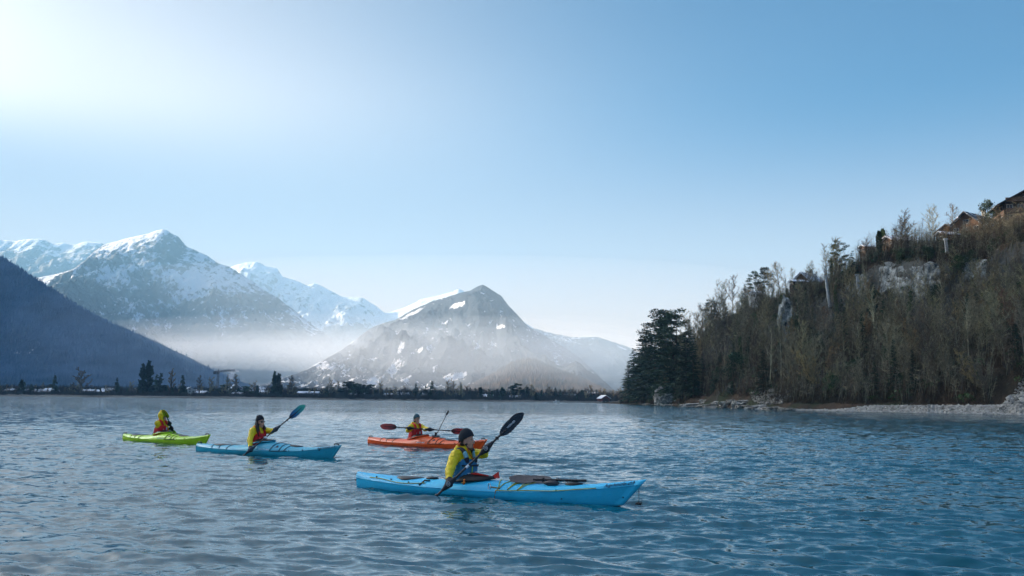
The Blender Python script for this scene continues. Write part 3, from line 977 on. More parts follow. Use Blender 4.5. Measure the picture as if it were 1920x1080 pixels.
def hillside_mat():
    m, n, l, p = new_mat('hillside_soil')
    g = N(n, 'ShaderNodeNewGeometry')
    n1 = N(n, 'ShaderNodeTexNoise'); n1.inputs['Scale'].default_value = 0.09; n1.inputs['Detail'].default_value = 8
    n2 = N(n, 'ShaderNodeTexNoise'); n2.inputs['Scale'].default_value = 1.1; n2.inputs['Detail'].default_value = 8; n2.inputs['Roughness'].default_value = .7
    l.new(g.outputs['Position'], n1.inputs[0]); l.new(g.outputs['Position'], n2.inputs[0])
    cr = N(n, 'ShaderNodeValToRGB')
    e = cr.color_ramp.elements
    e[0].position = .35; e[0].color = (0.035, 0.045, 0.018, 1)
    e[1].position = .62; e[1].color = (0.075, 0.05, 0.032, 1)
    e2 = e.new(.48); e2.color = (0.045, 0.038, 0.024, 1)
    l.new(n1.outputs['Fac'], cr.inputs[0])
    mx = N(n, 'ShaderNodeMix', data_type='RGBA', blend_type='MULTIPLY'); mx.inputs[0].default_value = .8
    c2 = N(n, 'ShaderNodeValToRGB'); c2.color_ramp.elements[0].color = (.35, .35, .35, 1); c2.color_ramp.elements[1].color = (1.6, 1.5, 1.4, 1)
    l.new(n2.outputs['Fac'], c2.inputs[0]); l.new(cr.outputs[0], mx.inputs[6]); l.new(c2.outputs[0], mx.inputs[7])
    # rock where it is steep
    sx = N(n, 'ShaderNodeSeparateXYZ'); l.new(g.outputs['Normal'], sx.inputs[0])
    ad = N(n, 'ShaderNodeMath', operation='MULTIPLY_ADD'); l.new(n2.outputs['Fac'], ad.inputs[0]); ad.inputs[1].default_value = -0.7; l.new(sx.outputs['Z'], ad.inputs[2])
    mr = N(n, 'ShaderNodeMapRange', interpolation_type='SMOOTHSTEP'); l.new(ad.outputs[0], mr.inputs[0]); mr.inputs[1].default_value = .16; mr.inputs[2].default_value = .06
    mx2 = N(n, 'ShaderNodeMix', data_type='RGBA'); l.new(mr.outputs[0], mx2.inputs[0]); l.new(mx.outputs[2], mx2.inputs[6]); mx2.inputs[7].default_value = (0.12, 0.12, 0.105, 1)
    l.new(mx2.outputs[2], p.inputs['Base Color']); p.inputs['Roughness'].default_value = .95
    p.inputs['Specular IOR Level'].default_value = .15
    bp = N(n, 'ShaderNodeBump'); bp.inputs['Distance'].default_value = .4; l.new(n2.outputs['Fac'], bp.inputs['Height']); l.new(bp.outputs[0], p.inputs['Normal'])
    return m


hill_o = link_mesh('hillside', hme, hillside_mat())
tag(hill_o, kind='structure')


def hill_at(px, v):
    """point of the hillside: px = column of the photograph the ridge is seen in, v = 0 shore .. 1 ridge"""
    iu = np.interp(px, hpx, np.arange(NU)); iv = np.interp(v, hv[:, 0], np.arange(len(hv)))
    i0 = int(iu); j0 = int(iv); i1 = min(i0 + 1, NU - 1); j1 = min(j0 + 1, len(hv) - 1); a = iu - i0; b = iv - j0
    def q(A): return float((A[j0, i0] * (1 - a) + A[j0, i1] * a) * (1 - b) + (A[j1, i0] * (1 - a) + A[j1, i1] * a) * b)
    return Vector((q(HX), q(HY), q(HZ)))


_HPX, _HPY = project(HX, HY, HZ)


def hill_pick(px, py):
    """visible hillside point nearest to a pixel"""
    d = (_HPX - px) ** 2 + (_HPY - py) ** 2
    d = np.where((hv > 1.02) | (hv < 0), 1e9, d)
    j, i = np.unravel_index(np.argmin(d), d.shape)
    return Vector((HX[j, i], HY[j, i], HZ[j, i]))


# --- woods -------------------------------------------------------------
WOOD = 'trees of the wood on the right hillside'
r4 = random.Random(44)


LANDMARK = [(1232, 'on the hill tip'), (1290, 'above the pale boulder'), (1350, 'above the left ledges'), (1410, 'above the right ledges'), (1460, 'below the white house'),
            (1500, 'beside the rock pinnacle'), (1560, 'below the halfway chalet'), (1632, 'below the concrete pillars'), (1700, 'left of the cliff'),
            (1780, 'under the cliff'), (1850, 'below the big chalet'), (9999, 'at the right edge')]


def zone(px, py, base):
    s = next(t for lim, t in LANDMARK if px < lim)
    top = np.interp(px, _rg[:, 0], _rg[:, 1])
    f = (770 - py) / max(60.0, 770 - top)
    h_ = 'by the shore' if f < .13 else 'on the lower slope' if f < .4 else 'at mid slope' if f < .68 else 'on the upper slope' if f < .9 else 'on the skyline'
    return h_ + ' ' + s


BARE_L = ['brown twigged bare tree', 'grey wide bare tree', 'pale trunked slim bare tree', 'dark spreading bare tree',
          'reddish twigged bare tree', 'ivy clad bare tree']
count_b = 0
us = []
# spread over the visible slope: density by image column so that the wood is equally thick everywhere
for k in range(440):
    px = 1178 + (1965 - 1178) * ((k * 0.61803398875) % 1.0)
    v = 0.045 + 0.95 * ((k * 0.7548776662 + 0.13) % 1.0) ** 0.62
    if count_b >= 200: break
    p = hill_at(px, v)
    qx, qy = project(p.x, p.y, p.z)
    dist = p.y
    # leave the shore ledges, the cliff and the houses open
    if 1640 < qx < 1775 and 485 < qy < 545: continue
    if 1285 < qx < 1440 and qy > 742: continue
    if qx > 1860 and qy > 715: continue
    if qx > 1460 and qy > 752: continue
    if qx > 1780 and v > .74: continue
    if v > .78 and (1585 < qx < 1780 or 1470 < qx < 1550): continue
    if v > .7 and k % 3 == 0: continue
    big = 1.0 if v > .12 else .75
    far = np.interp(dist, [170, 300, 550], [0.66, .84, 1.0])
    if v > .86: far *= .55
    kind = r4.choices([0, 1, 2, 3, 4, 5], [3, 3.2, 2.2 if v < .65 else .2, 2.5, 1.2, 1.6])[0]
    if qx > 1845 and qy < 440: continue
    s = far * big * r4.uniform(.7, 1.15)
    lean = R(r4.uniform(-3, 12))
    plant_tree('bare_tree', Kinds.bare[kind], p, s * 1.1, sz=1.0 if v < .65 else .8, tilt=(lean * .9, r4.uniform(-.1, .1)), label=('small ' if s < .6 else 'tall ' if s > .82 else '') + BARE_L[kind] + ' ' + zone(qx, qy, 0), group=WOOD)
    count_b += 1

for k in range(46):
    px = 1480 + 460 * ((k * 0.61803398875 + .2) % 1.0)
    v = 0.07 + 0.5 * ((k * 0.7548776662 + 0.33) % 1.0)
    p = hill_at(px, v)
    qx, qy = project(p.x, p.y, p.z)
    if qx > 1860 and qy > 705: continue
    if qy > 755: continue
    kind = r4.randrange(3)
    plant_tree('bushy_tree', Kinds.multi[kind], p, r4.uniform(.6, 1.0), tilt=(R(r4.uniform(4, 20)), R(r4.uniform(-12, 12))),
               label=['grey leaning many stemmed tree', 'pale many stemmed tree', 'dark many stemmed tree'][kind] + ' ' + zone(qx, qy, 0), group='many stemmed trees on the right hillside')


def tree_px(name, protos, ph, px, base_py, top_py, label, group=None, dist=None, tilt=(0, 0), cat='tree', wide=1.0):
    """a tree known one by one: stands on the hillside (or at dist) and reaches up to top_py"""
    if dist is None:
        p = hill_pick(px, base_py)
    else:
        p = at(px, base_py, dist)
    top = at(px, top_py, p.y)
    s = max(1.0, top.z - p.z) / ph
    o = plant_tree(name, protos, p, s, tilt=tilt, label=label, group=group, cat=cat)
    if wide != 1.0: o.scale = (s * wide, s * wide, s)
    return o


for k in range(34):
    px = 1300 + 640 * ((k * 0.61803398875 + .41) % 1.0)
    v = 0.08 + 0.8 * ((k * 0.7548776662 + 0.57) % 1.0)
    p = hill_at(px, v)
    qx, qy = project(p.x, p.y, p.z)
    if 1635 < qx < 1785 and 470 < qy < 560: continue
    if (qx > 1850 and qy > 700) or qy > 745 or (v > .75 and qx > 1580): continue
    kind = r4.randrange(4)
    s = float(np.interp(p.y, [170, 300, 550], [.45, .6, .8])) * r4.uniform(.75, 1.2)
    if kind == 3: plant_tree('holly_tree', Kinds.holly, p, s * 1.6, label='dark leafy evergreen tree ' + zone(qx, qy, 0), group='scattered evergreens in the hillside wood')
    else: plant_tree('spruce', Kinds.spruce[kind], p, s, label=['narrow', 'broad', 'slim'][kind] + (' short' if s < .5 else '') + ' dark spruce ' + zone(qx, qy, 0), group='scattered evergreens in the hillside wood')


# tip of the hill: dark pines and spruces reaching over the water
CON = 'conifers at the tip of the wooded hill'
for (px, b, t, k, lab) in [(1188, 752, 652, 0, 'leftmost ragged dark conifer standing over the water at the hill tip'), (1204, 752, 628, 1, 'second ragged dark conifer from the left at the hill tip'),
                           (1179, 753, 676, 2, 'slim dark conifer at the very left end of the hill tip'), (1211, 750, 612, 0, 'pointed dark conifer just left of the skyline pines'),
                           (1228, 746, 598, 1, 'dense dark conifer under the rounded skyline pine'), (1245, 742, 604, 0, 'dense dark conifer between the skyline pines of the hill tip'),
                           (1263, 742, 602, 1, 'dense dark conifer under the flat topped skyline pine'), (1294, 738, 618, 0, 'dark conifer where the tip meets the bare wood'),
                           (1218, 748, 618, 2, 'third dark conifer at the hill tip, behind the shore trees'), (1196, 756, 690, 1, 'low dark conifer at the foot of the hill tip')]:
    tree_px('conifer', Kinds.spruce[k], Kinds.spruce_h[k], px, b, t, lab, CON, wide=1.55)
for (px, b, t, k, lab) in [(1236, 740, 578, 0, 'tall dark pine with a rounded top on the skyline of the hill tip'), (1254, 735, 584, 1, 'leaning dark pine between the two skyline pines of the hill tip'),
                           (1272, 730, 578, 2, 'right tall pine with flat top on the skyline of the hill tip'), (1246, 745, 630, 1, 'dark pine below the skyline pines of the hill tip'),
                           (1222, 750, 652, 0, 'dark pine in the dense cluster of the hill tip'), (1262, 748, 650, 0, 'dark pine lower down at the hill tip')]:
    tree_px('pine', Kinds.pine[k], Kinds.pine_h[k], px, b, t, lab, 'pines at the tip of the wooded hill', tilt=(0, R(r4.uniform(-4, 6))))
for (px, b, t, k, lab) in [(1286, 750, 620, 2, 'tall dark narrow spruce standing behind the white shore rock'), (1300, 748, 640, 0, 'dark spruce right of the narrow one behind the shore rock'),
                           (1278, 748, 650, 1, 'dark spruce left of the narrow one behind the shore rock'), (1350, 720, 660, 0, 'small dark spruce low in the left part of the wood'),
                           (1388, 660, 605, 1, 'dark spruce in the left part of the upper wood'), (1430, 735, 655, 0, 'mid green spruce above the shore ledges'),
                           (1510, 600, 540, 2, 'dark spruce below the snowy roofed house'), (1520, 690, 610, 0, 'dark spruce in the middle of the wood'),
                           (1580, 640, 560, 2, 'slim dark spruce in the middle of the upper wood'), (1638, 610, 530, 1, 'green spruce left of the grey cliff'),
                           (1660, 640, 560, 0, 'dark spruce below the grey cliff'), (1600, 530, 470, 1, 'broad spruce on the skyline left of the cliff')]:
    tree_px('spruce', Kinds.spruce[k], Kinds.spruce_h[k], px, b, t, lab, 'spruces in the wood on the right hillside', wide=1.25)
for (px, b, t, k, lab) in [(1412, 560, 508, 1, 'sunlit pine on the skyline left of the houses'), (1432, 556, 500, 0, 'second sunlit pine on the skyline left of the houses'),
                           (1322, 606, 562, 1, 'low pine on the skyline where the hill starts to climb'), (1575, 525, 452, 1, 'dark broad pine on the skyline beside the snowy roofed house')]:
    tree_px('pine', Kinds.pine[k], Kinds.pine_h[k], px, b, t, lab, 'pines along the skyline of the right hill')
for (px, b, t, kk, lab) in [(1345, 600, 532, 1, 'pale bare tree standing alone on the left skyline of the hill'), (1371, 592, 520, 0, 'bare tree with a round crown on the left skyline'), (1300, 690, 600, 3, 'dark bare tree filling the dip right of the tip conifers'),
                            (1311, 680, 590, 0, 'bare tree on the skyline just right of the tip conifers'), (1323, 665, 578, 1, 'wide bare tree on the lowest part of the climbing skyline'),
                            (1335, 645, 566, 3, 'dark bare tree below the lone pale skyline tree'), (1356, 610, 552, 0, 'brown bare tree between the two left skyline trees'),
                            (1460, 548, 492, 4, 'sunlit bare tree with a round crown on the skyline'), (1550, 520, 460, 2, 'slim bare tree on the skyline right of the snowy roofed house'),
                            (1484, 540, 505, 0, 'small bare tree on the skyline beside the sunlit one'),
                            (1620, 495, 455, 1, 'low bare tree on the skyline left of the sunlit roof'), (1442, 560, 505, 4, 'sunlit bare tree among the skyline pines'),
                            (1516, 530, 496, 3, 'low dark bare tree behind the snowy roofed house'), (1790, 445, 388, 1, 'pale bare tree behind the long dark roof')]:
    tree_px('bare_tree', Kinds.bare[kk], Kinds.bare_h[kk], px, b, t, lab, 'bare trees on the skyline of the right hill', wide=1.25)
tree_px('bare_tree', Kinds.bare[3], 13, 1705, 468, 404, 'dark gnarled bare tree in front of the sunlit roof on the skyline', None, wide=1.3)
tree_px('bare_tree', Kinds.bare[1], 15, 1746, 460, 390, 'large pale bare tree with open crown on the skyline between the roofs', None, wide=1.2)
tree_px('cypress', Kinds.cypress, 6, 1649, 478, 434, 'left of the two slim green cypresses on the skyline', None)
tree_px('cypress', Kinds.cypress, 6, 1656, 480, 431, 'right and taller of the two slim green cypresses on the skyline', None)
tree_px('evergreen_tree', Kinds.needle_clump, 8, 1846, 410, 374, 'dark bushy evergreen tree behind the big snowy roof', None, wide=.8)
for (px, b, t, kk, hh, lab) in [(1664, 480, 455, 'copper', 9, 'orange leafed bush lit by the sun below the cypresses'), (1345, 612, 585, 'copper', 9, 'orange sunlit tree on the left skyline of the hill'),
                                (1400, 575, 540, 'copper', 9, 'orange sunlit tree among the skyline pines'), (1425, 565, 535, 'copper', 9, 'orange sunlit tree left of the white house'),
                                (1330, 625, 590, 'copper', 9, 'orange leafed tree at the lower left skyline'), (1775, 460, 425, 'copper', 9, 'dry orange leafed bush by the long dark roof'),
                                (1690, 500, 470, 'holly', 7, 'dark green round bush above the cliff'), (1740, 490, 462, 'holly', 7, 'dark green bush above the right half of the cliff'),
                                (1800, 520, 478, 'holly', 7, 'dark green bush right of the cliff'), (1640, 590, 545, 'holly', 7, 'bright green ivy covered bush left of the cliff'),
                                (1555, 500, 480, 'copper', 9, 'small orange sunlit bush beside the snowy roofed house'), (1822, 505, 470, 'holly', 7, 'mossy green bush under the big roof'),
                                (1350, 720, 688, 'holly', 7, 'dark evergreen bush low in the left wood'), (1560, 745, 700, 'holly', 7, 'dark evergreen bush near the beach'),
                                (1690, 735, 700, 'holly', 7, 'evergreen bush above the pebble beach'), (1830, 725, 690, 'holly', 7, 'evergreen bush above the right end of the beach'),
                                (1385, 715, 660, 'needle_clump', 8, 'dark evergreen clump above the shore ledges'), (1500, 565, 530, 'needle_clump', 8, 'dark evergreen left below the snowy roofed house')]:
    tree_px('bush', getattr(Kinds, kk), hh, px, b, t, lab, None, cat='bush', wide=1.3)


# brushwood and thin saplings between the trees: nobody could count them
def skip_open(qx, qy, r):
    if 1285 < qx < 1450 and qy > 744: return True
    if qx > 1470 and qy > 757: return True
    if qx > 1865 and qy > 718: return True
    if qx > 1852 and qy < 428: return True
    if 1780 < qx <= 1852 and qy < 440 and r.random() < .6: return True
    if any(a < qx < b and c < qy < d for a, b, c, d in ((1500, 1556, 505, 535), (1612, 1648, 455, 474), (1660, 1705, 440, 464), (1758, 1792, 434, 456))) and r.random() < .8: return True
    return ((qx - 1710) / 66) ** 2 + ((qy - 515) / 26) ** 2 < 1 and r.random() < .75


def brush():
    r = random.Random(5)
    V, T = [], []
    for k in range(15000):
        px = r.uniform(1165, 2000); v = 0.045 + 1.0 * r.random()
        p = hill_at(px, v)
        qx, qy = project(p.x, p.y, p.z)
        if skip_open(qx, qy, r): continue
        hgt = r.uniform(.7, 2.4)
        for j in range(9):
            a = r.uniform(0, 6.28); b0 = p + Vector((r.uniform(-.8, .8), r.uniform(-.8, .8), -.1))
            d = Vector((math.cos(a) * .6, math.sin(a) * .6, r.uniform(.4, 1.0))) * hgt
            w = d.orthogonal().normalized() * r.uniform(.02, .07)
            i = len(V); V += [tuple(b0 - w), tuple(b0 + w), tuple(b0 + d)]; T.append((i, i + 1, i + 2))
    o = link_mesh('brushwood', tri_mesh('brushwood', V, T), M_LEAF['bush'])
    tag(o, 'brown tangle of bare brushwood covering the hillside between the trees', 'brushwood', kind='stuff')
    for nm, mat, seed, lab in (('saplings', M_TWIG['brown'], 8, 'thin brown bare saplings filling the gaps between the hillside trees'),
                               ('saplings', M_TWIG['grey'], 9, 'thin grey bare saplings filling the gaps between the hillside trees'),
                               ('undergrowth', M_LEAF['ivy'], 10, 'patches of dark green ivy and evergreen undergrowth on the hillside')):
        r = random.Random(seed); V, T = [], []
        n = 2600 if nm == 'saplings' else 1500
        for k in range(n):
            px = r.uniform(1165, 2000); v = 0.045 + 0.97 * r.random() ** .8
            if nm == 'undergrowth' and pn(px / 28.0, v * 7, 3) < .12: continue
            p = hill_at(px, v)
            qx, qy = project(p.x, p.y, p.z)
            if skip_open(qx, qy, r): continue
            if nm == 'undergrowth':
                R0 = r.uniform(.8, 2.0)
                for j in range(34):
                    d = rvec(r); q = p + Vector((d.x * R0, d.y * R0, abs(d.z) * R0 * .8 + .2))
                    e = (d + rvec(r)).normalized(); w = e.cross(rvec(r)).normalized() * .16
                    i = len(V); V += [tuple(q - w), tuple(q + w), tuple(q + e * .4)]; T.append((i, i + 1, i + 2))
                continue
            hgt = r.uniform(3, 7.5) * (.6 if v > .85 else 1)
            lean = Vector((r.uniform(-.25, .25), r.uniform(-.5, .05), 1)).normalized()
            top = p + lean * hgt
            w = Vector((.07, 0, 0)); i = len(V)
            V += [tuple(p - w), tuple(p + w), tuple(top)]; T.append((i, i + 1, i + 2))
            for j in range(26):
                f = r.uniform(.25, 1); b0 = p.lerp(top, f)
                d = (rvec(r) * .8 + Vector((0, 0, .7))).normalized() * hgt * r.uniform(.12, .3)
                w = d.orthogonal().normalized() * .03
                i = len(V); V += [tuple(b0 - w), tuple(b0 + w), tuple(b0 + d)]; T.append((i, i + 1, i + 2))
        o = link_mesh(nm, tri_mesh(nm, V, T), mat)
        tag(o, lab, nm, kind='stuff')


brush()


# --- rocks -------------------------------------------------------------
def rock_mat(name, a, b, scale=.6):
    m, n, l, p = new_mat(name)
    g = N(n, 'ShaderNodeNewGeometry')
    n1 = N(n, 'ShaderNodeTexNoise'); n1.inputs['Scale'].default_value = scale; n1.inputs['Detail'].default_value = 10; n1.inputs['Roughness'].default_value = .7
    l.new(g.outputs['Position'], n1.inputs[0])
    cr = N(n, 'ShaderNodeValToRGB'); e = cr.color_ramp.elements
    e[0].position = .38; e[0].color = (*a, 1); e[1].position = .62; e[1].color = (*b, 1)
    l.new(n1.outputs['Fac'], cr.inputs[0]); l.new(cr.outputs[0], p.inputs['Base Color'])
    p.inputs['Roughness'].default_value = .9
    bp = N(n, 'ShaderNodeBump'); bp.inputs['Distance'].default_value = .35; l.new(n1.outputs['Fac'], bp.inputs['Height']); l.new(bp.outputs[0], p.inputs['Normal'])
    return m


M_ROCK = rock_mat('pale_limestone', (.15, .145, .125), (.50, .48, .43))
M_LEDGE = rock_mat('ledge_stone', (.16, .14, .11), (.40, .37, .31), .8)
M_CLIFF = rock_mat('cliff_stone', (.05, .055, .048), (.44, .46, .43), .55)
M_PEB = rock_mat('pebble_stone', (.24, .225, .195), (.56, .53, .47), .9)


def rock_mesh(seed, sx, sy, sz, sub=4, rough=.28, layer=0.0, ang=3.0):
    from mathutils import noise as mn
    bm = bmesh.new()
    bmesh.ops.create_icosphere(bm, subdivisions=sub, radius=1)
    off = Vector((seed * 3.7, seed * 1.3, seed))
    for v in bm.verts:
        d = v.co.normalized()
        # blocky: superquadric-like
        q = Vector((math.copysign(abs(d.x) ** .7, d.x), math.copysign(abs(d.y) ** .7, d.y), math.copysign(abs(d.z) ** .6, d.z)))
        k = 1 + rough * mn.fractal(d * ang * .6 + off, 1.0, 2.0, 5) + rough * .4 * mn.cell(d * ang + off)
        if layer: k *= 1 + layer * (((q.z * 4 + seed) % 1) - .5)
        v.co = Vector((q.x * sx, q.y * sy, q.z * sz)) * k
    me = bpy.data.meshes.new('rock'); bm.to_mesh(me); bm.free()
    return me


def cliff_face(name, px0, px1, py0, py1, seed, label, mat):
    """weathered rock face standing half a metre or more proud of the slope it breaks out of"""
    nu, nv = 110, 46
    j0 = np.where((hv[:, 0] >= 0) & (hv[:, 0] <= 1.0))[0]
    rows = []
    for a in np.linspace(0, 1, nu):
        px = px0 + (px1 - px0) * a
        pts = np.array([tuple(hill_at(px, v)) for v in np.linspace(.1, 1, 80)])
        pp = project(pts[:, 0], pts[:, 1], pts[:, 2])[1]
        wob = 7 * math.sin(a * 9 + seed) + 4 * math.sin(a * 23)
        tgt = np.linspace(py1 + wob, py0 + wob * .5, nv)
        o_ = np.argsort(pp)
        rows.append(np.stack([np.interp(tgt, pp[o_], pts[o_, k]) for k in range(3)], 1))
    A = np.array(rows).transpose(1, 0, 2)                      # nv, nu, 3
    U, W = np.meshgrid(np.linspace(-1, 1, nu), np.linspace(0, 1, nv))
    X, Y, Z = A[..., 0], A[..., 1].copy(), A[..., 2].copy()
    rel = 2.2 * (ridged(X / 5.0, Z / 9.0, 4, seed) - .45) + 1.6 * fbm(X / 1.8, Z / 2.2, 4, seed + 2)
    env = sstep(1 - np.abs(U), 0, .25) * sstep(W, 0, .15) * sstep(1 - W, 0, .15)
    bl = pn(X / 7, Z / 5, seed + 5)
    Y -= env * (1.1 + rel + 1.4 * bl) - (1 - env) * 2.0
    me = grid_mesh(name, X, Y, Z, smooth=False)
    o = link_mesh(name, me, mat)
    tag(o, label, 'cliff')


cliff_face('cliff', 1640, 1775, 488, 562, 3, 'long pale grey rock face below the houses on the right hill', M_CLIFF)
cliff_face('cliff', 1800, 1850, 482, 535, 8, 'smaller grey rock face right of the long one, half hidden by bushes', M_CLIFF)
cliff_face('cliff', 1582, 1632, 516, 552, 5, 'low grey rock face behind the concrete pillars', M_CLIFF)
p = hill_pick(1474, 640); pt = at(1474, 575, p.y)
o = link_mesh('rock_pinnacle', rock_mesh(12, 1.9, 2.5, (pt.z - p.z) * .62, 5, .35, .1), M_CLIFF)
o.location = (p.x, p.y - 1, (p.z + pt.z) / 2); tag(o, 'upright pale rock pinnacle standing among the trees of the hill', 'rock')
p = ground_at(1238, 759); d_ = 392
p = at(1238, 757, d_); pt = at(1238, 724, d_)
o = link_mesh('shore_rock', rock_mesh(4, 2.0, 3.5, 3.9, 5, .3, .14), M_ROCK)
o.location = (p.x, p.y, 2.6); tag(o, 'tall pale boulder at the water edge below the hill tip', 'rock')
p = at(1268, 757, 372)
o = link_mesh('shore_rock', rock_mesh(9, 5.6, 4, 3.4, 5, .25, .1), M_CLIFF)
o.location = (p.x, p.y, 1.4); tag(o, 'broad dark overgrown rock right of the tall pale boulder', 'rock')

# flat ledges by the water
LG = [(1300, 762.5, 26, 3.2, 'long low sloping ledge at the left end of the shore ledges'), (1338, 763, 30, 3.4, 'smooth flat ledge touching the water in the middle'),
      (1320, 755, 10, 4.0, 'rounded grey boulder resting on the flat ledges'), (1345, 757, 9, 3.0, 'small dark ledge behind the smooth flat ledge'),
      (1365, 759, 16, 4.2, 'broken layered ledge right of the rounded boulder'), (1385, 760, 14, 5.0, 'dark upright ledge block near the water'),
      (1402, 754, 20, 3.2, 'pale sloping slab climbing from the ledges to the wood'), (1380, 751, 16, 2.6, 'thin pale slab on top of the ledges'),
      (1398, 764.5, 18, 3.0, 'low ledge at the water right of the dark block'), (1425, 765, 24, 3.2, 'long flat ledge leading to the pebble beach'),
      (1448, 767, 16, 2.4, 'last flat ledge before the pebble beach'), (1395, 744, 10, 3.6, 'pale stone block at the upper end of the slab'),
      (1262, 760.5, 18, 1.6, 'low stone shelf left of the ledges'), (1222, 758, 16, 1.4, 'low stone shelf under the hill tip'),
      (1475, 768.5, 14, 2.0, 'low stones lying at the water below the wood')]
for i, (px, py, w, hgt, lab) in enumerate(LG):
    gpt = ground_at(px, min(max(py, 757.5 + .0095 * (px - 1210)), 775))
    Yd = float(np.interp(px, hpx, sd_)) + (763 - py) * .9
    c = at(px, py, Yd)
    sc = Yd / FPX
    me = rock_mesh(20 + i, w * sc, max(2.0, w * sc * .8), hgt * sc * 1.5, 4, .26, .12)
    o = link_mesh('shore_ledge', me, M_LEDGE if i % 3 else M_ROCK)
    o.location = (c.x, c.y, max(0.0, c.z) * .8 + .1); o.rotation_euler = (0, R(r4.uniform(-7, 3)), R(r4.uniform(-20, 20)))
    tag(o, lab, 'rock', 'stone ledges along the shore')

# pebble beach and scree
def stones(name, n, picker, smin, smax, label, mat, seed):
    r = random.Random(seed); V, T = [], []
    base = [Vector(v) for v in ((1, 0, 0), (-1, 0, 0), (0, 1, 0), (0, -1, 0), (0, 0, 1), (0, 0, -1))]
    tr = [(0, 2, 4), (2, 1, 4), (1, 3, 4), (3, 0, 4), (2, 0, 5), (1, 2, 5), (3, 1, 5), (0, 3, 5)]
    for k in range(n):
        p = picker(r)
        if p is None: continue
        s = r.uniform(smin, smax) * (1 + 1.2 * (r.random() ** 6))
        q = Quaternion((r.uniform(-1, 1), r.uniform(-1, 1), r.uniform(-1, 1), r.uniform(-1, 1))).normalized()
        i = len(V)
        for b in base:
            w = q @ (b * s * r.uniform(.7, 1.2)); w.z *= .7
            V.append(tuple(p + w))
        T += [(a + i, b + i, c + i) for a, b, c in tr]
    o = link_mesh(name, tri_mesh(name, V, T), mat)
    tag(o, label, name.replace('_', ' '), kind='stuff')


def pk_beach(r):
    px = 1440 + 560 * r.random()
    w = np.interp(px, [1440, 1560, 1640, 2000], [.012, .02, .05, .065])
    return hill_at(px, -0.004 + w * r.random())


def pk_scree(r):
    px = r.uniform(1840, 2100); v = r.uniform(.02, .34)
    p = hill_at(px, v); qx, qy = project(p.x, p.y, p.z)
    if qy < 772 - (qx - 1868) * 1.15 or qx < 1868: return None
    return p + Vector((0, 0, .1))


def pk_scree2(r):
    px = r.uniform(1400, 1520); v = r.uniform(.03, .3)
    p = hill_at(px, v); qx, qy = project(p.x, p.y, p.z)
    if ((qx - 1445) / 38) ** 2 + ((qy - 742) / 17) ** 2 > 1: return None
    return p + Vector((0, 0, .05))


stones('pebble_beach', 11000, pk_beach, .06, .26, 'pale pebble beach between the wood and the lake', M_PEB, 3)
stones('scree', 5200, pk_scree, .12, .36, 'slope of loose grey blocks at the right edge above the beach', M_ROCK, 4)
stones('scree', 1500, pk_scree2, .15, .45, 'small fan of loose grey stones behind the shore ledges', M_LEDGE, 6)

# concrete pillars
M_CONC = simple_mat('weathered_concrete', (.42, .43, .42), .9, col2=(.6, .6, .58), scale=2)
for (x0, y0, x1, y1, lab) in [(1548, 519, 1556, 572, 'tall pale concrete pillar below the snowy roofed house'), (1607, 517, 1612, 562, 'pale concrete pillar standing in front of the low rock face'),
                              (1773, 450, 1776, 471, 'short pale concrete pillar under the roofs near the large bare tree'), (1473, 585, 1475, 612, 'thin pale post beside the rock pinnacle')]:
    b = hill_pick(x1, y1 + 6); b.y -= 1.0
    t_ = at(x0, y0, b.y); lo = at(x1, y1 + 4, b.y)
    tb = TB(1); tb.seg(lo, t_, .42 if x0 != 1473 else .2, .36 if x0 != 1473 else .16, 8)
    if x0 != 1473: tb.seg(t_, t_ + Vector((0, 0, .35)), .55, .55, 8)
    o = link_mesh('concrete_pillar', tb.mesh('concrete_pillar', M_CONC)); tag(o, lab, 'pillar', 'concrete pillars on the hillside')


# --- houses on the hill --------------------------------------------------
M_WOOD = simple_mat('dark_timber', (.035, .022, .014), .8, col2=(.08, .045, .028), scale=4, bump=.02, bscale=20)
M_WOODL = simple_mat('brown_timber', (.12, .065, .035), .8, col2=(.20, .11, .06), scale=4, bump=.02, bscale=20)
M_SNOWR = simple_mat('snowy_roof', (.74, .76, .8), .8, var=.1, scale=1.2)
M_TILE = simple_mat('dark_roof_tiles', (.04, .045, .05), .7, col2=(.11, .11, .11), scale=3)
M_PLAST = simple_mat('white_plaster', (.62, .60, .55), .9, var=.08, scale=2)
M_GLASS = simple_mat('window_glass', (.03, .04, .05), .08, var=.2, scale=1)
M_TRIM = simple_mat('pale_trim', (.5, .48, .42), .7, var=.1, scale=5)
def patchy_roof():
    m, n, l, p = new_mat('half_melted_snow_roof')
    tc_ = N(n, 'ShaderNodeTexCoord')
    n1 = N(n, 'ShaderNodeTexNoise'); n1.inputs['Scale'].default_value = .9; n1.inputs['Detail'].default_value = 6
    l.new(tc_.outputs['Object'], n1.inputs[0])
    cr = N(n, 'ShaderNodeValToRGB'); e = cr.color_ramp.elements
    e[0].position = .53; e[0].color = (.07, .085, .10, 1); e[1].position = .60; e[1].color = (.70, .74, .80, 1)
    l.new(n1.outputs['Fac'], cr.inputs[0]); l.new(cr.outputs[0], p.inputs['Base Color']); p.inputs['Roughness'].default_value = .8
    return m
M_PATCHY = patchy_roof()


def bx(bm, lo, hi):
    lo, hi = Vector(lo), Vector(hi)
    bmesh.ops.create_cube(bm, size=1, matrix=Matrix.Translation((lo + hi) / 2) @ Matrix.Diagonal((abs(hi.x - lo.x), abs(hi.y - lo.y), abs(hi.z - lo.z), 1)))


def bm_obj(name, bm, mat, parent=None, smooth=False):
    me = bpy.data.meshes.new(name); bm.to_mesh(me); bm.free()
    return link_mesh(name, me, mat, parent, smooth)


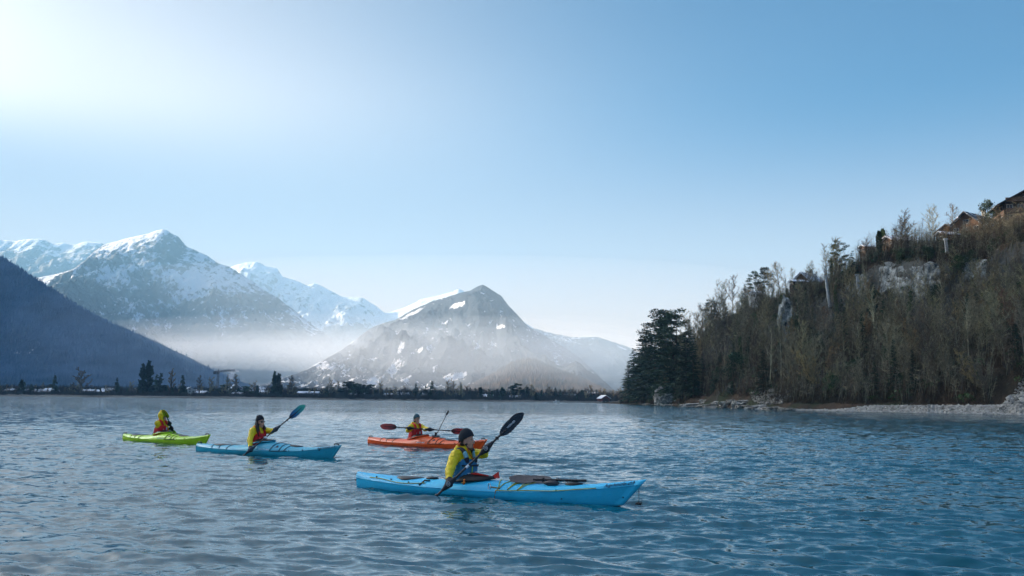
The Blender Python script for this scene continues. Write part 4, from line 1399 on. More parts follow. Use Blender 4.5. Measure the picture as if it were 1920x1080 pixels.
def chalet(loc, rz, w, l, h, rise, label, wall=None, roof=None, eave=1.0, storeys=2, cols=4, balcony=False, grp=None, base=0.0, chimney=True, winmat=None, shutters=None):
    """gable end faces local -Y; ridge runs along local Y"""
    wall = wall or M_WOOD; roof = roof or M_SNOWR
    root = empty('chalet' if wall in (M_WOOD, M_WOODL) else 'house', loc, rz)
    tag(root, label, 'house', grp)
    bm = bmesh.new()
    vs = [bm.verts.new(c) for c in ((-w/2, 0, -3), (w/2, 0, -3), (w/2, 0, h), (0, 0, h + rise), (-w/2, 0, h), (-w/2, l, -3), (w/2, l, -3), (w/2, l, h), (0, l, h + rise), (-w/2, l, h))]
    for f in ((0, 1, 2, 3, 4), (9, 8, 7, 6, 5), (0, 4, 9, 5), (1, 6, 7, 2), (4, 3, 8, 9), (3, 2, 7, 8)):
        bm.faces.new([vs[i] for i in f])
    bm_obj('wall', bm, wall, root)
    th = .28
    for s in (-1, 1):
        bm = bmesh.new()
        k = rise / (w / 2)
        x0, z0 = 0, h + rise + .05
        x1, z1 = s * (w/2 + eave), h + rise + .05 - k * (w/2 + eave)
        q = [(x0, -eave, z0), (x1, -eave, z1), (x1, l + eave, z1), (x0, l + eave, z0)]
        a = [bm.verts.new(c) for c in q]; b = [bm.verts.new((c[0], c[1], c[2] + th)) for c in q]
        bm.faces.new(a[::-1]); bm.faces.new(b)
        for i in range(4): bm.faces.new((a[i], a[(i+1) % 4], b[(i+1) % 4], b[i]))
        bmesh.ops.recalc_face_normals(bm, faces=bm.faces)
        rf = bm_obj('roof', bm, roof, root)
        if s == 1 and chimney:
            bm = bmesh.new(); bx(bm, (w*.15, l*.5, h + rise*.5), (w*.15 + .8, l*.5 + .8, h + rise + 1.1)); bm_obj('chimney', bm, M_PLAST, rf)
    # windows on the gable and the long sides
    def window(cx, cz, ww, hh, face):
        bm = bmesh.new()
        if face == 'f': bx(bm, (cx - ww/2, -.06, cz), (cx + ww/2, .05, cz + hh))
        elif face == 'l': bx(bm, (-w/2 - .06, cx - ww/2, cz), (-w/2 + .05, cx + ww/2, cz + hh))
        else: bx(bm, (w/2 - .05, cx - ww/2, cz), (w/2 + .06, cx + ww/2, cz + hh))
        fr = bm_obj('window', bm, winmat or M_TRIM, root)
        bm = bmesh.new(); m_ = .12
        for k in (0, 1):
            a0 = cx - ww/2 + m_ + k * (ww/2 - m_/2); a1 = a0 + ww/2 - m_ * 1.5
            if face == 'f': bx(bm, (a0, -.09, cz + m_), (a1, -.055, cz + hh - m_))
            elif face == 'l': bx(bm, (-w/2 - .09, a0, cz + m_), (-w/2 - .055, a1, cz + hh - m_))
            else: bx(bm, (w/2 + .055, a0, cz + m_), (w/2 + .09, a1, cz + hh - m_))
        bm_obj('pane', bm, M_GLASS, fr)
    sh = h / storeys
    for st in range(storeys):
        for c in range(cols):
            window(-w/2 + (c + .5) * w / cols, st * sh + sh * .35, min(1.4, w / cols * .6), sh * .45, 'f')
        for c in range(max(2, cols - 1)):
            for f in ('l', 'r'):
                window((c + .5) * l / max(2, cols - 1), st * sh + sh * .35, 1.2, sh * .42, f)
    if rise > 2.2:
        window(0, h + .3, 1.5, 1.1, 'f')
    if balcony:
        for st in range(1, storeys + 1):
            z = st * sh - (.1 if st < storeys else .0)
            bm = bmesh.new(); bx(bm, (-w/2 + .1, -1.3, z - .15), (w/2 - .1, -.1, z)); fl = bm_obj('balcony', bm, M_WOOD, root)
            bm = bmesh.new(); bx(bm, (-w/2 + .1, -1.36, z + .02), (w/2 - .1, -1.28, z + .95)); bm_obj('railing', bm, M_WOODL, fl)
    return root


def put_chalet(px, py, Y, sink, *a, **k):
    """px, py: where its gable foot stands in the photograph"""
    b = at(px, py, Y)
    return chalet((b.x, b.y, b.z - sink), *a, **k)


put_chalet(1926, 412, 236, .6, R(-14), 10, 12, 5.0, 2.7, 'dark timber chalet with balconies and wide eaves cut by the right edge', M_WOOD, M_TILE, 1.9, 2, 4, True, winmat=M_PLAST)
put_chalet(1812, 430, 240, 1.0, R(-52), 7.6, 11, 2.0, 3.1, 'big brown chalet with long half melted snowy roof below the top chalet', M_WOODL, M_PATCHY, 1.2, 1, 3)
put_chalet(1776, 440, 252, .6, R(-50), 5, 7, 1.4, 1.7, 'small chalet with plain dark roof tucked behind the big brown one', M_WOODL, M_TILE, .9, 1, 2)
put_chalet(1762, 449, 242, .8, R(-80), 3.2, 5.0, 1.9, .7, 'low shed with white snow covered roof beside the bare tree', M_WOOD, M_SNOWR, .4, 1, 2, chimney=False)
put_chalet(1664, 459, 262, .9, R(-76), 4.6, 7.5, 2.0, 1.0, 'low chalet with sunlit snowy roof right of the cypresses', M_WOODL, M_SNOWR, .8, 1, 3, chimney=False)
put_chalet(1617, 469, 270, .9, R(-82), 3.2, 4.8, 1.6, .5, 'small brown cabin with sunlit snow on top left of the cypresses', M_WOODL, M_SNOWR, .5, 1, 2, chimney=False)
put_chalet(1503, 527, 294, 1.0, R(-46), 4.4, 7.0, 1.5, 1.9, 'brown chalet with snowy roof halfway down the skyline', M_WOODL, M_SNOWR, .9, 1, 2)
put_chalet(1484, 531, 292, .6, R(-78), 2.4, 4.6, 1.0, .4, 'low snowy shed roof left of the brown chalet', M_WOOD, M_SNOWR, .3, 1, 2, chimney=False)
put_chalet(1412, 556, 326, .6, R(-60), 2.6, 3.0, 1.8, .4, 'small white house among the dark skyline trees', M_PLAST, M_SNOWR, .3, 1, 2, chimney=False)
# ------------------------------------------------------------------ far shore: village, trees, crane
r5 = random.Random(55)
YF = 925.0


def gz(Y):
    return 1.6


def far_pt(px, Y=YF):
    x, y, _ = unproj(px, 748, Y)
    return Vector((float(x), float(y), 1.2))


# coarse protos: seen only a few pixels wide
FAR = {'bare': [bare_tree(700 + k, 12, sp, .2, .04, 1, 'dark', tw_, .7, .5, False, 5.0) for k, (sp, tw_) in enumerate([(.34, 'brown'), (.42, 'grey'), (.28, 'brown')])],
       'spruce': [conifer(710, 14, .2, .03, dens=.6, bw=3.5), conifer(711, 14, .15, .03, dens=.6, bw=3.5)],
       'pine': [pine(720, 12, .35, clumps=16, wide=.3, bw=2.0)],
       'poplar': [conifer(730, 14, .13, .02, dens=.7, droop=-.6, prof=.55, bw=4.0)]}
FH = {'bare': 12, 'spruce': 14, 'pine': 12, 'poplar': 14}

# the landmarks of the shore, one by one: column, top row, kind, label
NAMED = [(265, 684, 'poplar', 'left of the two tall dark conifers on the far left shore', .85), (277, 679, 'poplar', 'right and taller of the two tall dark conifers on the far left shore', 1.05),
         (293, 702, 'spruce', 'dark conifer right beside the two tall ones on the far shore', 1.4), (300, 699, 'spruce', 'second dark conifer right of the two tall ones', 1.3),
         (319, 694, 'bare', 'tall round bare tree right of the dark conifers on the far shore', 1.1), (341, 703, 'spruce', 'dark conifer left of the white lakeside house', 1.3),
         (101, 703, 'spruce', 'pointed spruce left of the tall bare tree near the left edge', 1.2), (153, 697, 'bare', 'largest bare tree of the left shore, with wide crown', 1.4),
         (218, 708, 'spruce', 'single pointed spruce midway between bare tree and tall conifers', 1.1), (40, 713, 'poplar', 'dark rounded conifer near the left edge of the shore', 1.8),
         (57, 720, 'spruce', 'small dark spruce left of the snowy sheds', 1.5), (514, 698, 'poplar', 'dark double topped conifer in front of the long snowy roof', .9),
         (522, 702, 'poplar', 'slim dark conifer touching the double topped one', 1.1), (545, 706, 'bare', 'round bare tree right of the double topped conifer', 1.3),
         (374, 706, 'bare', 'slim bare tree in front of the white lakeside house', .8), (395, 709, 'bare', 'round bare tree left of the crane', 1.2),
         (426, 709, 'bare', 'bare tree just right of the crane mast', .9), (441, 704, 'bare', 'bare tree in front of the sunlit smoke', 1.0),
         (475, 718, 'bare', 'low bare tree in front of the long snowy roof', 1.0), (620, 714, 'bare', 'bare tree left of the pine grove', .9), (634, 716, 'bare', 'small bare tree touching the pine grove', .9),
         (652, 714, 'pine', 'leftmost dark pine of the shore grove', 1.6), (667, 718, 'pine', 'second dark pine of the shore grove', 1.4), (680, 721, 'pine', 'third dark pine of the shore grove', 1.3),
         (693, 720, 'pine', 'rightmost dark pine of the shore grove', 1.3), (712, 717, 'bare', 'bare tree right of the pine grove', 1.1), (779, 719, 'spruce', 'pointed spruce in the middle of the far shore', 1.2),
         (810, 715, 'spruce', 'tallest pointed spruce in the middle of the far shore', 1.3), (838, 714, 'bare', 'bare tree left of the bright snow field', 1.0), (849, 716, 'bare', 'bare tree under the bright snow field', .9),
         (864, 718, 'bare', 'bare tree right of the bright snow field', .9), (900, 727, 'poplar', 'dark round conifer clump right of centre', 2.2), (928, 731, 'spruce', 'small pointed spruce right of centre', 1.1),
         (967, 718, 'pine', 'dark flat topped pine standing above the shore trees', 1.3), (942, 727, 'poplar', 'dark conifer clump left of the flat topped pine', 2.0), (996, 723, 'bare', 'round bare tree right of the flat topped pine', 1.3),
         (1030, 726, 'bare', 'bare tree in front of the small forest hill', 1.2), (1108, 724, 'bare', 'tall bare tree left of the yellow lit buildings', 1.2), (1099, 728, 'bare', 'bare tree left of the boathouse', 1.0),
         (1150, 733, 'bare', 'bare tree right of the boathouse', 1.0), (1066, 732, 'bare', 'low bare tree by the small white boat', 1.1)]


def far_tree(px, top, kind, label, wide, Y, group=None):
    p = far_pt(px, Y)
    hgt = at(px, top, Y).z - p.z
    protos = FAR[kind][r5.randrange(len(FAR[kind]))]
    s = max(2.0, hgt) / FH[kind]
    o = plant_tree({'bare': 'bare_tree', 'spruce': 'spruce', 'pine': 'pine', 'poplar': 'conifer'}[kind], protos, p, s, label=label, group=group)
    o.scale = (s * wide, s * wide, s)
    return o


for px, top, kind, lab, wide in NAMED:
    far_tree(px, top, kind, lab, wide, YF + r5.uniform(-6, 10), 'trees along the far shore')

SPOT = [(60, 'at the left edge of the far shore'), (130, 'by the far snowy sheds'), (200, 'right of the largest bare shore tree'), (262, 'left of the two tall conifers'),
        (340, 'right of the two tall conifers'), (400, 'by the white lakeside house'), (470, 'by the crane'), (540, 'before the long snowy roof'), (640, 'left of the pine grove'),
        (700, 'by the pine grove'), (780, 'between pine grove and spruces'), (860, 'below the bright snow field'), (950, 'before the small forest hill'), (1030, 'right of the flat topped pine'),
        (1100, 'left of the boathouse'), (1200, 'by the boathouse')]
for k in range(150):
    px = -20 + 1205 * ((k * .61803398875) % 1)
    kind = r5.choices(['bare', 'spruce', 'poplar', 'pine'], [6, 2.6, 2.0, 1.0])[0]
    base = 739.5 + .0115 * px
    top = base - r5.uniform(11, 26) * (0.8 if px < 240 else 1.0)
    Y = YF + r5.uniform(-14, 45)
    where = next(t for lim, t in SPOT if px < lim)
    hs = 'low' if base - top < 12 else 'middling' if base - top < 17 else 'tall'
    row = 'front' if Y < YF + 8 else 'back'
    nm = {'bare': 'bare tree', 'spruce': 'dark spruce', 'poplar': 'dark rounded conifer', 'pine': 'dark pine'}[kind]
    far_tree(px, top, kind, f'{hs} {nm} in {row} {where}', r5.uniform(1.0, 1.7), Y, 'small trees along the far shore')


# dense hedge and bank at the water, counted by nobody
def hedge():
    r = random.Random(3); V, T = [], []
    for k in range(9000):
        px = r.uniform(-120, 1215); Y = r.uniform(905, 990)
        p = far_pt(px, Y); h = r.uniform(2.0, 8.0) * (1.35 if Y > 945 else .75) * (1.25 if px > 560 else 1.15)
        for j in range(5):
            b = p + Vector((r.uniform(-2, 2), r.uniform(-2, 2), -1)); d = Vector((r.uniform(-.5, .5), r.uniform(-.4, .4), 1)) * h
            w = Vector((r.uniform(.12, .45), 0, 0)); i = len(V)
            V += [tuple(b - w), tuple(b + w), tuple(b + d)]; T.append((i, i + 1, i + 2))
    o = link_mesh('hedge', tri_mesh('hedge', V, T), simple_mat('shore_scrub', (.03, .028, .022), .9, col2=(.075, .06, .045), scale=.05))
    tag(o, 'dark band of scrub and hedges running along the far shore', 'hedge', kind='stuff')
    # forest mass behind the village
    V, T = [], []
    for k in range(5200):
        px = r.uniform(-150, 1260); Y = r.uniform(985, 1250)
        p = far_pt(px, Y); h = r.uniform(5, 12)
        for j in range(3):
            b = p + Vector((r.uniform(-4, 4), 0, -1)); w = r.uniform(.8, 2.0); i = len(V)
            a0 = r.uniform(0, 3)
            V += [tuple(b + Vector((math.cos(a0) * w, math.sin(a0) * w, 0))), tuple(b + Vector((math.cos(a0 + 2.1) * w, math.sin(a0 + 2.1) * w, 0))), tuple(b + Vector((math.cos(a0 + 4.2) * w, math.sin(a0 + 4.2) * w, 0))), tuple(b + Vector((0, 0, h)))]
            T += [(i, i + 1, i + 3), (i + 1, i + 2, i + 3), (i + 2, i, i + 3)]
    o = link_mesh('valley_woods', tri_mesh('valley_woods', V, T), simple_mat('valley_woods', (.035, .032, .028), .9, col2=(.09, .07, .055), scale=.03))
    tag(o, 'hazy belt of woods behind the village on the far shore', 'woods', kind='stuff')


hedge()


# spiky conifers that roughen the forested slopes
def slope_forest(name, X, Y, Z, n, seed, h0, h1, mat, label, sel):
    r = np.random.RandomState(seed); nr, ncl = X.shape
    V, T = [], []
    k = 0; tries = 0
    while k < n and tries < n * 6:
        tries += 1
        j = r.randint(0, nr - 1); i = r.randint(0, ncl - 1); a, b = r.rand(2)
        def q(A): return (A[j, i] * (1 - a) + A[j, i + 1] * a) * (1 - b) + (A[j + 1, i] * (1 - a) + A[j + 1, i + 1] * a) * b
        x, y, z = q(X), q(Y), q(Z)
        if not sel(x, y, z, j): continue
        k += 1
        h = r.uniform(h0, h1); w = h * .2; i0 = len(V); a0 = r.uniform(0, 2)
        V += [(x + math.cos(a0 + t) * w, y + math.sin(a0 + t) * w, z - 1) for t in (0, 2.1, 4.2)] + [(x, y, z + h)]
        T += [(i0, i0 + 1, i0 + 3), (i0 + 1, i0 + 2, i0 + 3), (i0 + 2, i0, i0 + 3)]
    o = link_mesh(name, tri_mesh(name, V, T), mat)
    tag(o, label, 'forest', kind='stuff')


M_FOR = simple_mat('hill_forest', (.03, .03, .026), .9, col2=(.12, .08, .055), scale=.02)
slope_forest('forest', hillX, hillY, hillZ, 9000, 1, 8, 17, M_FOR, 'brownish winter forest covering the small round hill behind the village', lambda x, y, z, j: True)


def _lmsel(x, y, z, j):
    px, py = project(x, y, z)
    return -60 < px < 450 and z > 2


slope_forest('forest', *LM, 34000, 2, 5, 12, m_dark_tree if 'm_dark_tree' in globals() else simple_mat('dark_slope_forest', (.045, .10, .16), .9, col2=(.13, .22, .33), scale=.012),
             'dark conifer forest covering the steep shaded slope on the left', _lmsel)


# --- village houses
def far_house(px, py_base, w, l, h, rise, rz, label, wall, roof, Y=None, storeys=2, cols=3):
    Y = Y or YF + 4
    b = far_pt(px, Y)
    z = 1.6
    return chalet((b.x, b.y + 14, z), rz, w, l * .8, h * .85, rise * .85, label, wall, roof, .8, storeys, cols, False, 'houses of the village on the far shore')


M_GREYW = simple_mat('grey_render', (.25, .26, .28), .9, var=.1, scale=.5)
M_OCHRE = simple_mat('ochre_render', (.55, .40, .18), .9, var=.1, scale=.5)
HS = [(92, 737, 7, 16, 4, 3, 70, 'low shed with long snowy roof near the left edge', M_WOOD, M_SNOWR, 2),
      (70, 738, 8, 14, 3, 2.6, 75, 'second snowy shed just left of the first', M_WOOD, M_SNOWR, 8),
      (165, 738, 9, 14, 4.5, 1.6, 82, 'pale house with flat snowy roof right of the large bare tree', M_GREYW, M_SNOWR, 4),
      (187, 740, 8, 11, 4, 2, 80, 'small snowy roofed house with brown wall on the left shore', M_WOODL, M_SNOWR, 0),
      (205, 735, 8, 16, 6, 2, 85, 'snowy roofed house behind the single pointed spruce', M_GREYW, M_SNOWR, 22),
      (248, 740, 8, 10, 5, 2, 80, 'pale house left of the two tall conifers', M_PLAST, M_TILE, 18),
      (346, 741, 9, 13, 7, 2.8, 28, 'white lakeside house with its gable towards the water', M_PLAST, M_SNOWR, -2),
      (378, 739, 8, 12, 4, 2, 75, 'low house with snowy roof right of the white lakeside house', M_GREYW, M_SNOWR, 4),
      (368, 731, 9, 24, 6, 2, 84, 'long grey building with snowy roof behind the white house', M_GREYW, M_SNOWR, 40),
      (436, 733, 12, 14, 9, 5, 30, 'steep gabled grey house below the sunlit smoke', M_GREYW, M_SNOWR, 30),
      (492, 731, 13, 52, 7, 3.6, 86, 'very long building with pale snowy roof', M_GREYW, M_SNOWR, 34),
      (493, 742, 8, 11, 5.5, 1.6, 78, 'white balconied house low by the water', M_PLAST, M_SNOWR, -4),
      (448, 741, 7, 12, 3.5, 1.2, 84, 'low shed with snow on the roof below the steep gabled house', M_WOOD, M_SNOWR, 0),
      (592, 742, 9, 24, 5, 1.8, 86, 'long low house with snowy roof left of the pine grove', M_GREYW, M_SNOWR, 4),
      (680, 743, 8, 16, 4, 1.6, 84, 'snowy roofed house hidden behind the pine grove', M_GREYW, M_SNOWR, 12),
      (732, 742, 7, 9, 4, 1.6, 80, 'small snowy house right of the pine grove', M_WOODL, M_SNOWR, 10),
      (762, 742, 8, 14, 4.5, 2, 84, 'snowy roofed house left of the pointed spruce', M_GREYW, M_SNOWR, 14),
      (797, 743, 7, 9, 4, 1.8, 80, 'small snowy house between the two pointed spruces', M_PLAST, M_SNOWR, 12),
      (868, 742, 8, 10, 6, 1.8, 78, 'grey house right of the bright snow field', M_GREYW, M_TILE, 12),
      (923, 744, 8, 17, 3.5, 2, 80, 'low house with bright snowy roof right of centre', M_WOOD, M_SNOWR, -2),
      (975, 745, 7, 12, 3, 1.8, 82, 'low house with snowy roof under the flat topped pine', M_WOODL, M_SNOWR, 2),
      (1018, 742, 8, 9, 7, 1.8, 70, 'narrow ochre house before the small forest hill', M_OCHRE, M_TILE, 30),
      (1080, 745, 9, 24, 5.5, 2, 84, 'long ochre building left of the boathouse', M_OCHRE, M_SNOWR, 34),
      (1122, 746, 9, 12, 8, 2, 75, 'yellow block catching the light above the boathouse', M_OCHRE, M_SNOWR, 38),
      (12, 738, 8, 10, 4, 2, 75, 'house with snowy roof at the left edge of the shore', M_GREYW, M_SNOWR, 10),
      (40, 734, 8, 12, 4, 2, 80, 'snowy roof between the trees near the left edge', M_WOOD, M_SNOWR, 26)]
for (px, py, w, l, h, rise, rz, lab, wl_, rf, dy) in HS:
    far_house(px, py, w, l, h, rise, R(rz), lab, wl_, rf, YF + dy)

# boathouse on piles
_p = far_pt(1136, 900); root = empty('boathouse', (_p.x, _p.y, 0), R(20))
tag(root, 'small red brown boathouse with snowy roof on posts over the water', 'boathouse')
bm = bmesh.new()
vs = [bm.verts.new(c) for c in ((-4, 0, 1.6), (4, 0, 1.6), (4, 0, 4.2), (0, 0, 6.6), (-4, 0, 4.2), (-4, 9, 1.6), (4, 9, 1.6), (4, 9, 4.2), (0, 9, 6.6), (-4, 9, 4.2))]
for f in ((0, 1, 2, 3, 4), (9, 8, 7, 6, 5), (0, 4, 9, 5), (1, 6, 7, 2), (4, 3, 8, 9), (3, 2, 7, 8), (0, 5, 6, 1)):
    bm.faces.new([vs[i] for i in f])
M_BOATH = simple_mat('red_brown_boards', (.16, .05, .035), .85, var=.25, scale=.8)
bm_obj('wall', bm, M_BOATH, root)
for s in (-1, 1):
    bm = bmesh.new(); q = [(0, -.8, 6.75), (s * 5, -.8, 3.75), (s * 5, 9.8, 3.75), (0, 9.8, 6.75)]
    a = [bm.verts.new(c) for c in q]; b = [bm.verts.new((c[0], c[1], c[2] + .3)) for c in q]
    bm.faces.new(a[::-1]); bm.faces.new(b)
    for i in range(4): bm.faces.new((a[i], a[(i + 1) % 4], b[(i + 1) % 4], b[i]))
    bmesh.ops.recalc_face_normals(bm, faces=bm.faces); bm_obj('roof', bm, M_SNOWR, root)
for (x, y) in ((-3.7, .3), (3.7, .3), (-3.7, 8.7), (3.7, 8.7), (0, .3)):
    bm = bmesh.new(); bx(bm, (x - .28, y - .28, -1), (x + .28, y + .28, 1.6)); bm_obj('post', bm, M_PLAST, root)
bm = bmesh.new(); bx(bm, (-2.6, -.06, 1.62), (2.6, .02, 4.0)); bm_obj('gate', bm, M_WOOD, root)

# tower crane
_p = far_pt(407, 960); MC = simple_mat('crane_steel', (.10, .105, .11), .6, var=.2, scale=.5)
zt = at(407, 697, 960).z; root = empty('tower_crane', (_p.x, _p.y, 1)); tag(root, 'dark tower crane with long level jib above the village roofs', 'crane')


def lattice(a, b, w, n, r_=.16):
    tb = TB(1); d = (b - a).normalized(); u = d.orthogonal().normalized() * w; v_ = d.cross(u).normalized() * w
    cs = [u + v_, u - v_, -u - v_, -u + v_]
    for c in cs: tb.seg(a + c, b + c, r_, r_, 4)
    for k in range(n):
        for i in range(4):
            tb.seg(a.lerp(b, k / n) + cs[i], a.lerp(b, (k + 1) / n) + cs[(i + 1) % 4], r_ * .7, r_ * .7, 3)
    return tb


o = link_mesh('mast', lattice(Vector((0, 0, -1)), Vector((0, 0, zt - 1)), .8, 14).mesh('mast', MC), parent=root)
o = link_mesh('jib', lattice(Vector((-1, 0, zt - 1)), Vector((17, -3, zt + .6)), .6, 14).mesh('jib', MC), parent=root)
o = link_mesh('counter_jib', lattice(Vector((0, 0, zt - 1)), Vector((-4, .6, zt - 1.2)), .6, 4).mesh('counter_jib', MC), parent=root)
bm = bmesh.new(); bx(bm, (-4.6, -.5, zt - 3.2), (-2.2, 1.4, zt - .8)); bm_obj('counterweight', bm, MC, root)
bm = bmesh.new(); bx(bm, (-.9, -1.5, zt - 3), (.9, -.2, zt - 1)); bm_obj('cab', bm, MC, root)
tb = TB(2); tb.seg(Vector((0, 0, zt - 1)), Vector((0, 0, zt + 2)), .5, .2, 4); link_mesh('peak', tb.mesh('peak', MC), parent=root)

# small motor boat at the far shore
_p = far_pt(1043, 880); root = empty('motor_boat', (_p.x, _p.y, 0), R(10)); tag(root, 'tiny white motor boat moored by the far shore', 'boat')
def loft(sections, closed=True, cap=True):
    bm = bmesh.new(); rows = [[bm.verts.new(c) for c in s] for s in sections]; m = len(rows[0])
    for a, b in zip(rows[:-1], rows[1:]):
        for i in range(m if closed else m - 1):
            bm.faces.new((a[i], a[(i + 1) % m], b[(i + 1) % m], b[i]))
    if cap and closed:
        bm.faces.new(rows[0][::-1]); bm.faces.new(rows[-1])
    bmesh.ops.recalc_face_normals(bm, faces=bm.faces)
    return bm
sec = []
for x, w_, z0, z1 in ((-2.8, .9, -.2, 1.0), (-1, 1.15, -.3, 1.0), (1, 1.1, -.3, 1.1), (2.3, .6, -.1, 1.3), (2.9, .08, .6, 1.4)):
    sec.append([(x, -w_, z1), (x, -w_ * .8, z0 + .3), (x, 0, z0), (x, w_ * .8, z0 + .3), (x, w_, z1)])
bm_obj('hull', loft(sec), M_PLAST, root)
bm = loft([[(-1.2, -.7, 1), (-1.2, .7, 1), (-1.0, .6, 2.3), (-1.0, -.6, 2.3)], [(1.0, -.65, 1), (1.0, .65, 1), (.4, .5, 2.2), (.4, -.5, 2.2)]]); bm_obj('cabin', bm, M_PLAST, root)

# chimney smoke catching the sun
for (px, py, sx, sz, dn, lab) in [(434, 707, 3.2, 5.5, .12, 'bright puff of sunlit chimney smoke above the steep gabled house'), (437, 696, 5.0, 2.6, .05, 'thin torn top of the sunlit chimney smoke')]:
    c = at(px, py, 985)
    bm = bmesh.new(); bmesh.ops.create_icosphere(bm, subdivisions=4, radius=1)
    for v in bm.verts:
        k = 1 + .3 * math.sin(v.co.z * 5 + v.co.x * 3 + sx)
        v.co = Vector((v.co.x * sx * k, v.co.y * sx * k, v.co.z * sz)) + c
    me = bpy.data.meshes.new('smoke'); bm.to_mesh(me); bm.free()
    tag(link_mesh('smoke', me, haze_mat('smoke', dn, (.98, .97, .97), .2)), lab, 'smoke', kind='stuff')
# ------------------------------------------------------------------ kayaks
def gloss_plastic(name, col, rough=.32, var=.06):
    m, n, l, p = new_mat(name)
    tc_ = N(n, 'ShaderNodeTexCoord')
    n1 = N(n, 'ShaderNodeTexNoise'); n1.inputs['Scale'].default_value = 3.0; n1.inputs['Detail'].default_value = 8; n1.inputs['Roughness'].default_value = .7
    l.new(tc_.outputs['Object'], n1.inputs[0])
    cr = N(n, 'ShaderNodeValToRGB'); e = cr.color_ramp.elements
    e[0].position = .35; e[0].color = (*[c * (1 - var * 2) for c in col], 1); e[1].position = .7; e[1].color = (*[min(1, c * (1 + var)) for c in col], 1)
    l.new(n1.outputs['Fac'], cr.inputs[0]); l.new(cr.outputs[0], p.inputs['Base Color'])
    # scuffs
    mp = N(n, 'ShaderNodeMapping'); mp.inputs['Scale'].default_value = (1.5, 14, 14); l.new(tc_.outputs['Object'], mp.inputs[0])
    n2 = N(n, 'ShaderNodeTexNoise'); n2.inputs['Scale'].default_value = 5; n2.inputs['Detail'].default_value = 8; l.new(mp.outputs[0], n2.inputs[0])
    mr = N(n, 'ShaderNodeMapRange'); l.new(n2.outputs['Fac'], mr.inputs[0]); mr.inputs[1].default_value = .35; mr.inputs[2].default_value = .7; mr.inputs[3].default_value = rough * .8; mr.inputs[4].default_value = rough * 1.7
    l.new(mr.outputs[0], p.inputs['Roughness'])
    bp = N(n, 'ShaderNodeBump'); bp.inputs['Distance'].default_value = .004; l.new(n1.outputs['Fac'], bp.inputs['Height']); l.new(bp.outputs[0], p.inputs['Normal'])
    return m


def cloth(name, col, rough=.75, bump=.012, bscale=14, col2=None):
    return simple_mat(name, col, rough, var=.12, scale=9, bump=bump, bscale=bscale, col2=col2)


KM = {'blue': gloss_plastic('blue_polyethylene', (.035, .60, .92)), 'cyan': gloss_plastic('pale_blue_polyethylene', (.03, .46, .62)),
      'orange': gloss_plastic('orange_polyethylene', (.95, .11, .008)), 'green': gloss_plastic('lime_polyethylene', (.50, .82, .02))}
M_BLK = simple_mat('black_rubber', (.012, .012, .014), .45, var=.2)
M_CARBON = simple_mat('black_carbon', (.014, .015, .018), .25, var=.3, scale=60)
M_GREYBLADE = simple_mat('grey_carbon_blade', (.028, .028, .032), .35, col2=(.06, .06, .068), scale=40)
M_YROPE = simple_mat('yellow_cord', (.55, .50, .05), .6, var=.2, scale=80)
M_OROPE = simple_mat('orange_cord', (.5, .28, .06), .6, var=.2, scale=80)
M_REDN = cloth('red_nylon', (.62, .03, .02))
M_STEEL = simple_mat('carabiner_steel', (.8, .8, .82), .25, metallic=.9)
M_ORTAG = cloth('orange_tag', (.9, .2, .02))
M_WHT = simple_mat('white_print', (.75, .78, .8), .6)
M_INK = simple_mat('dark_print', (.01, .02, .06), .6)


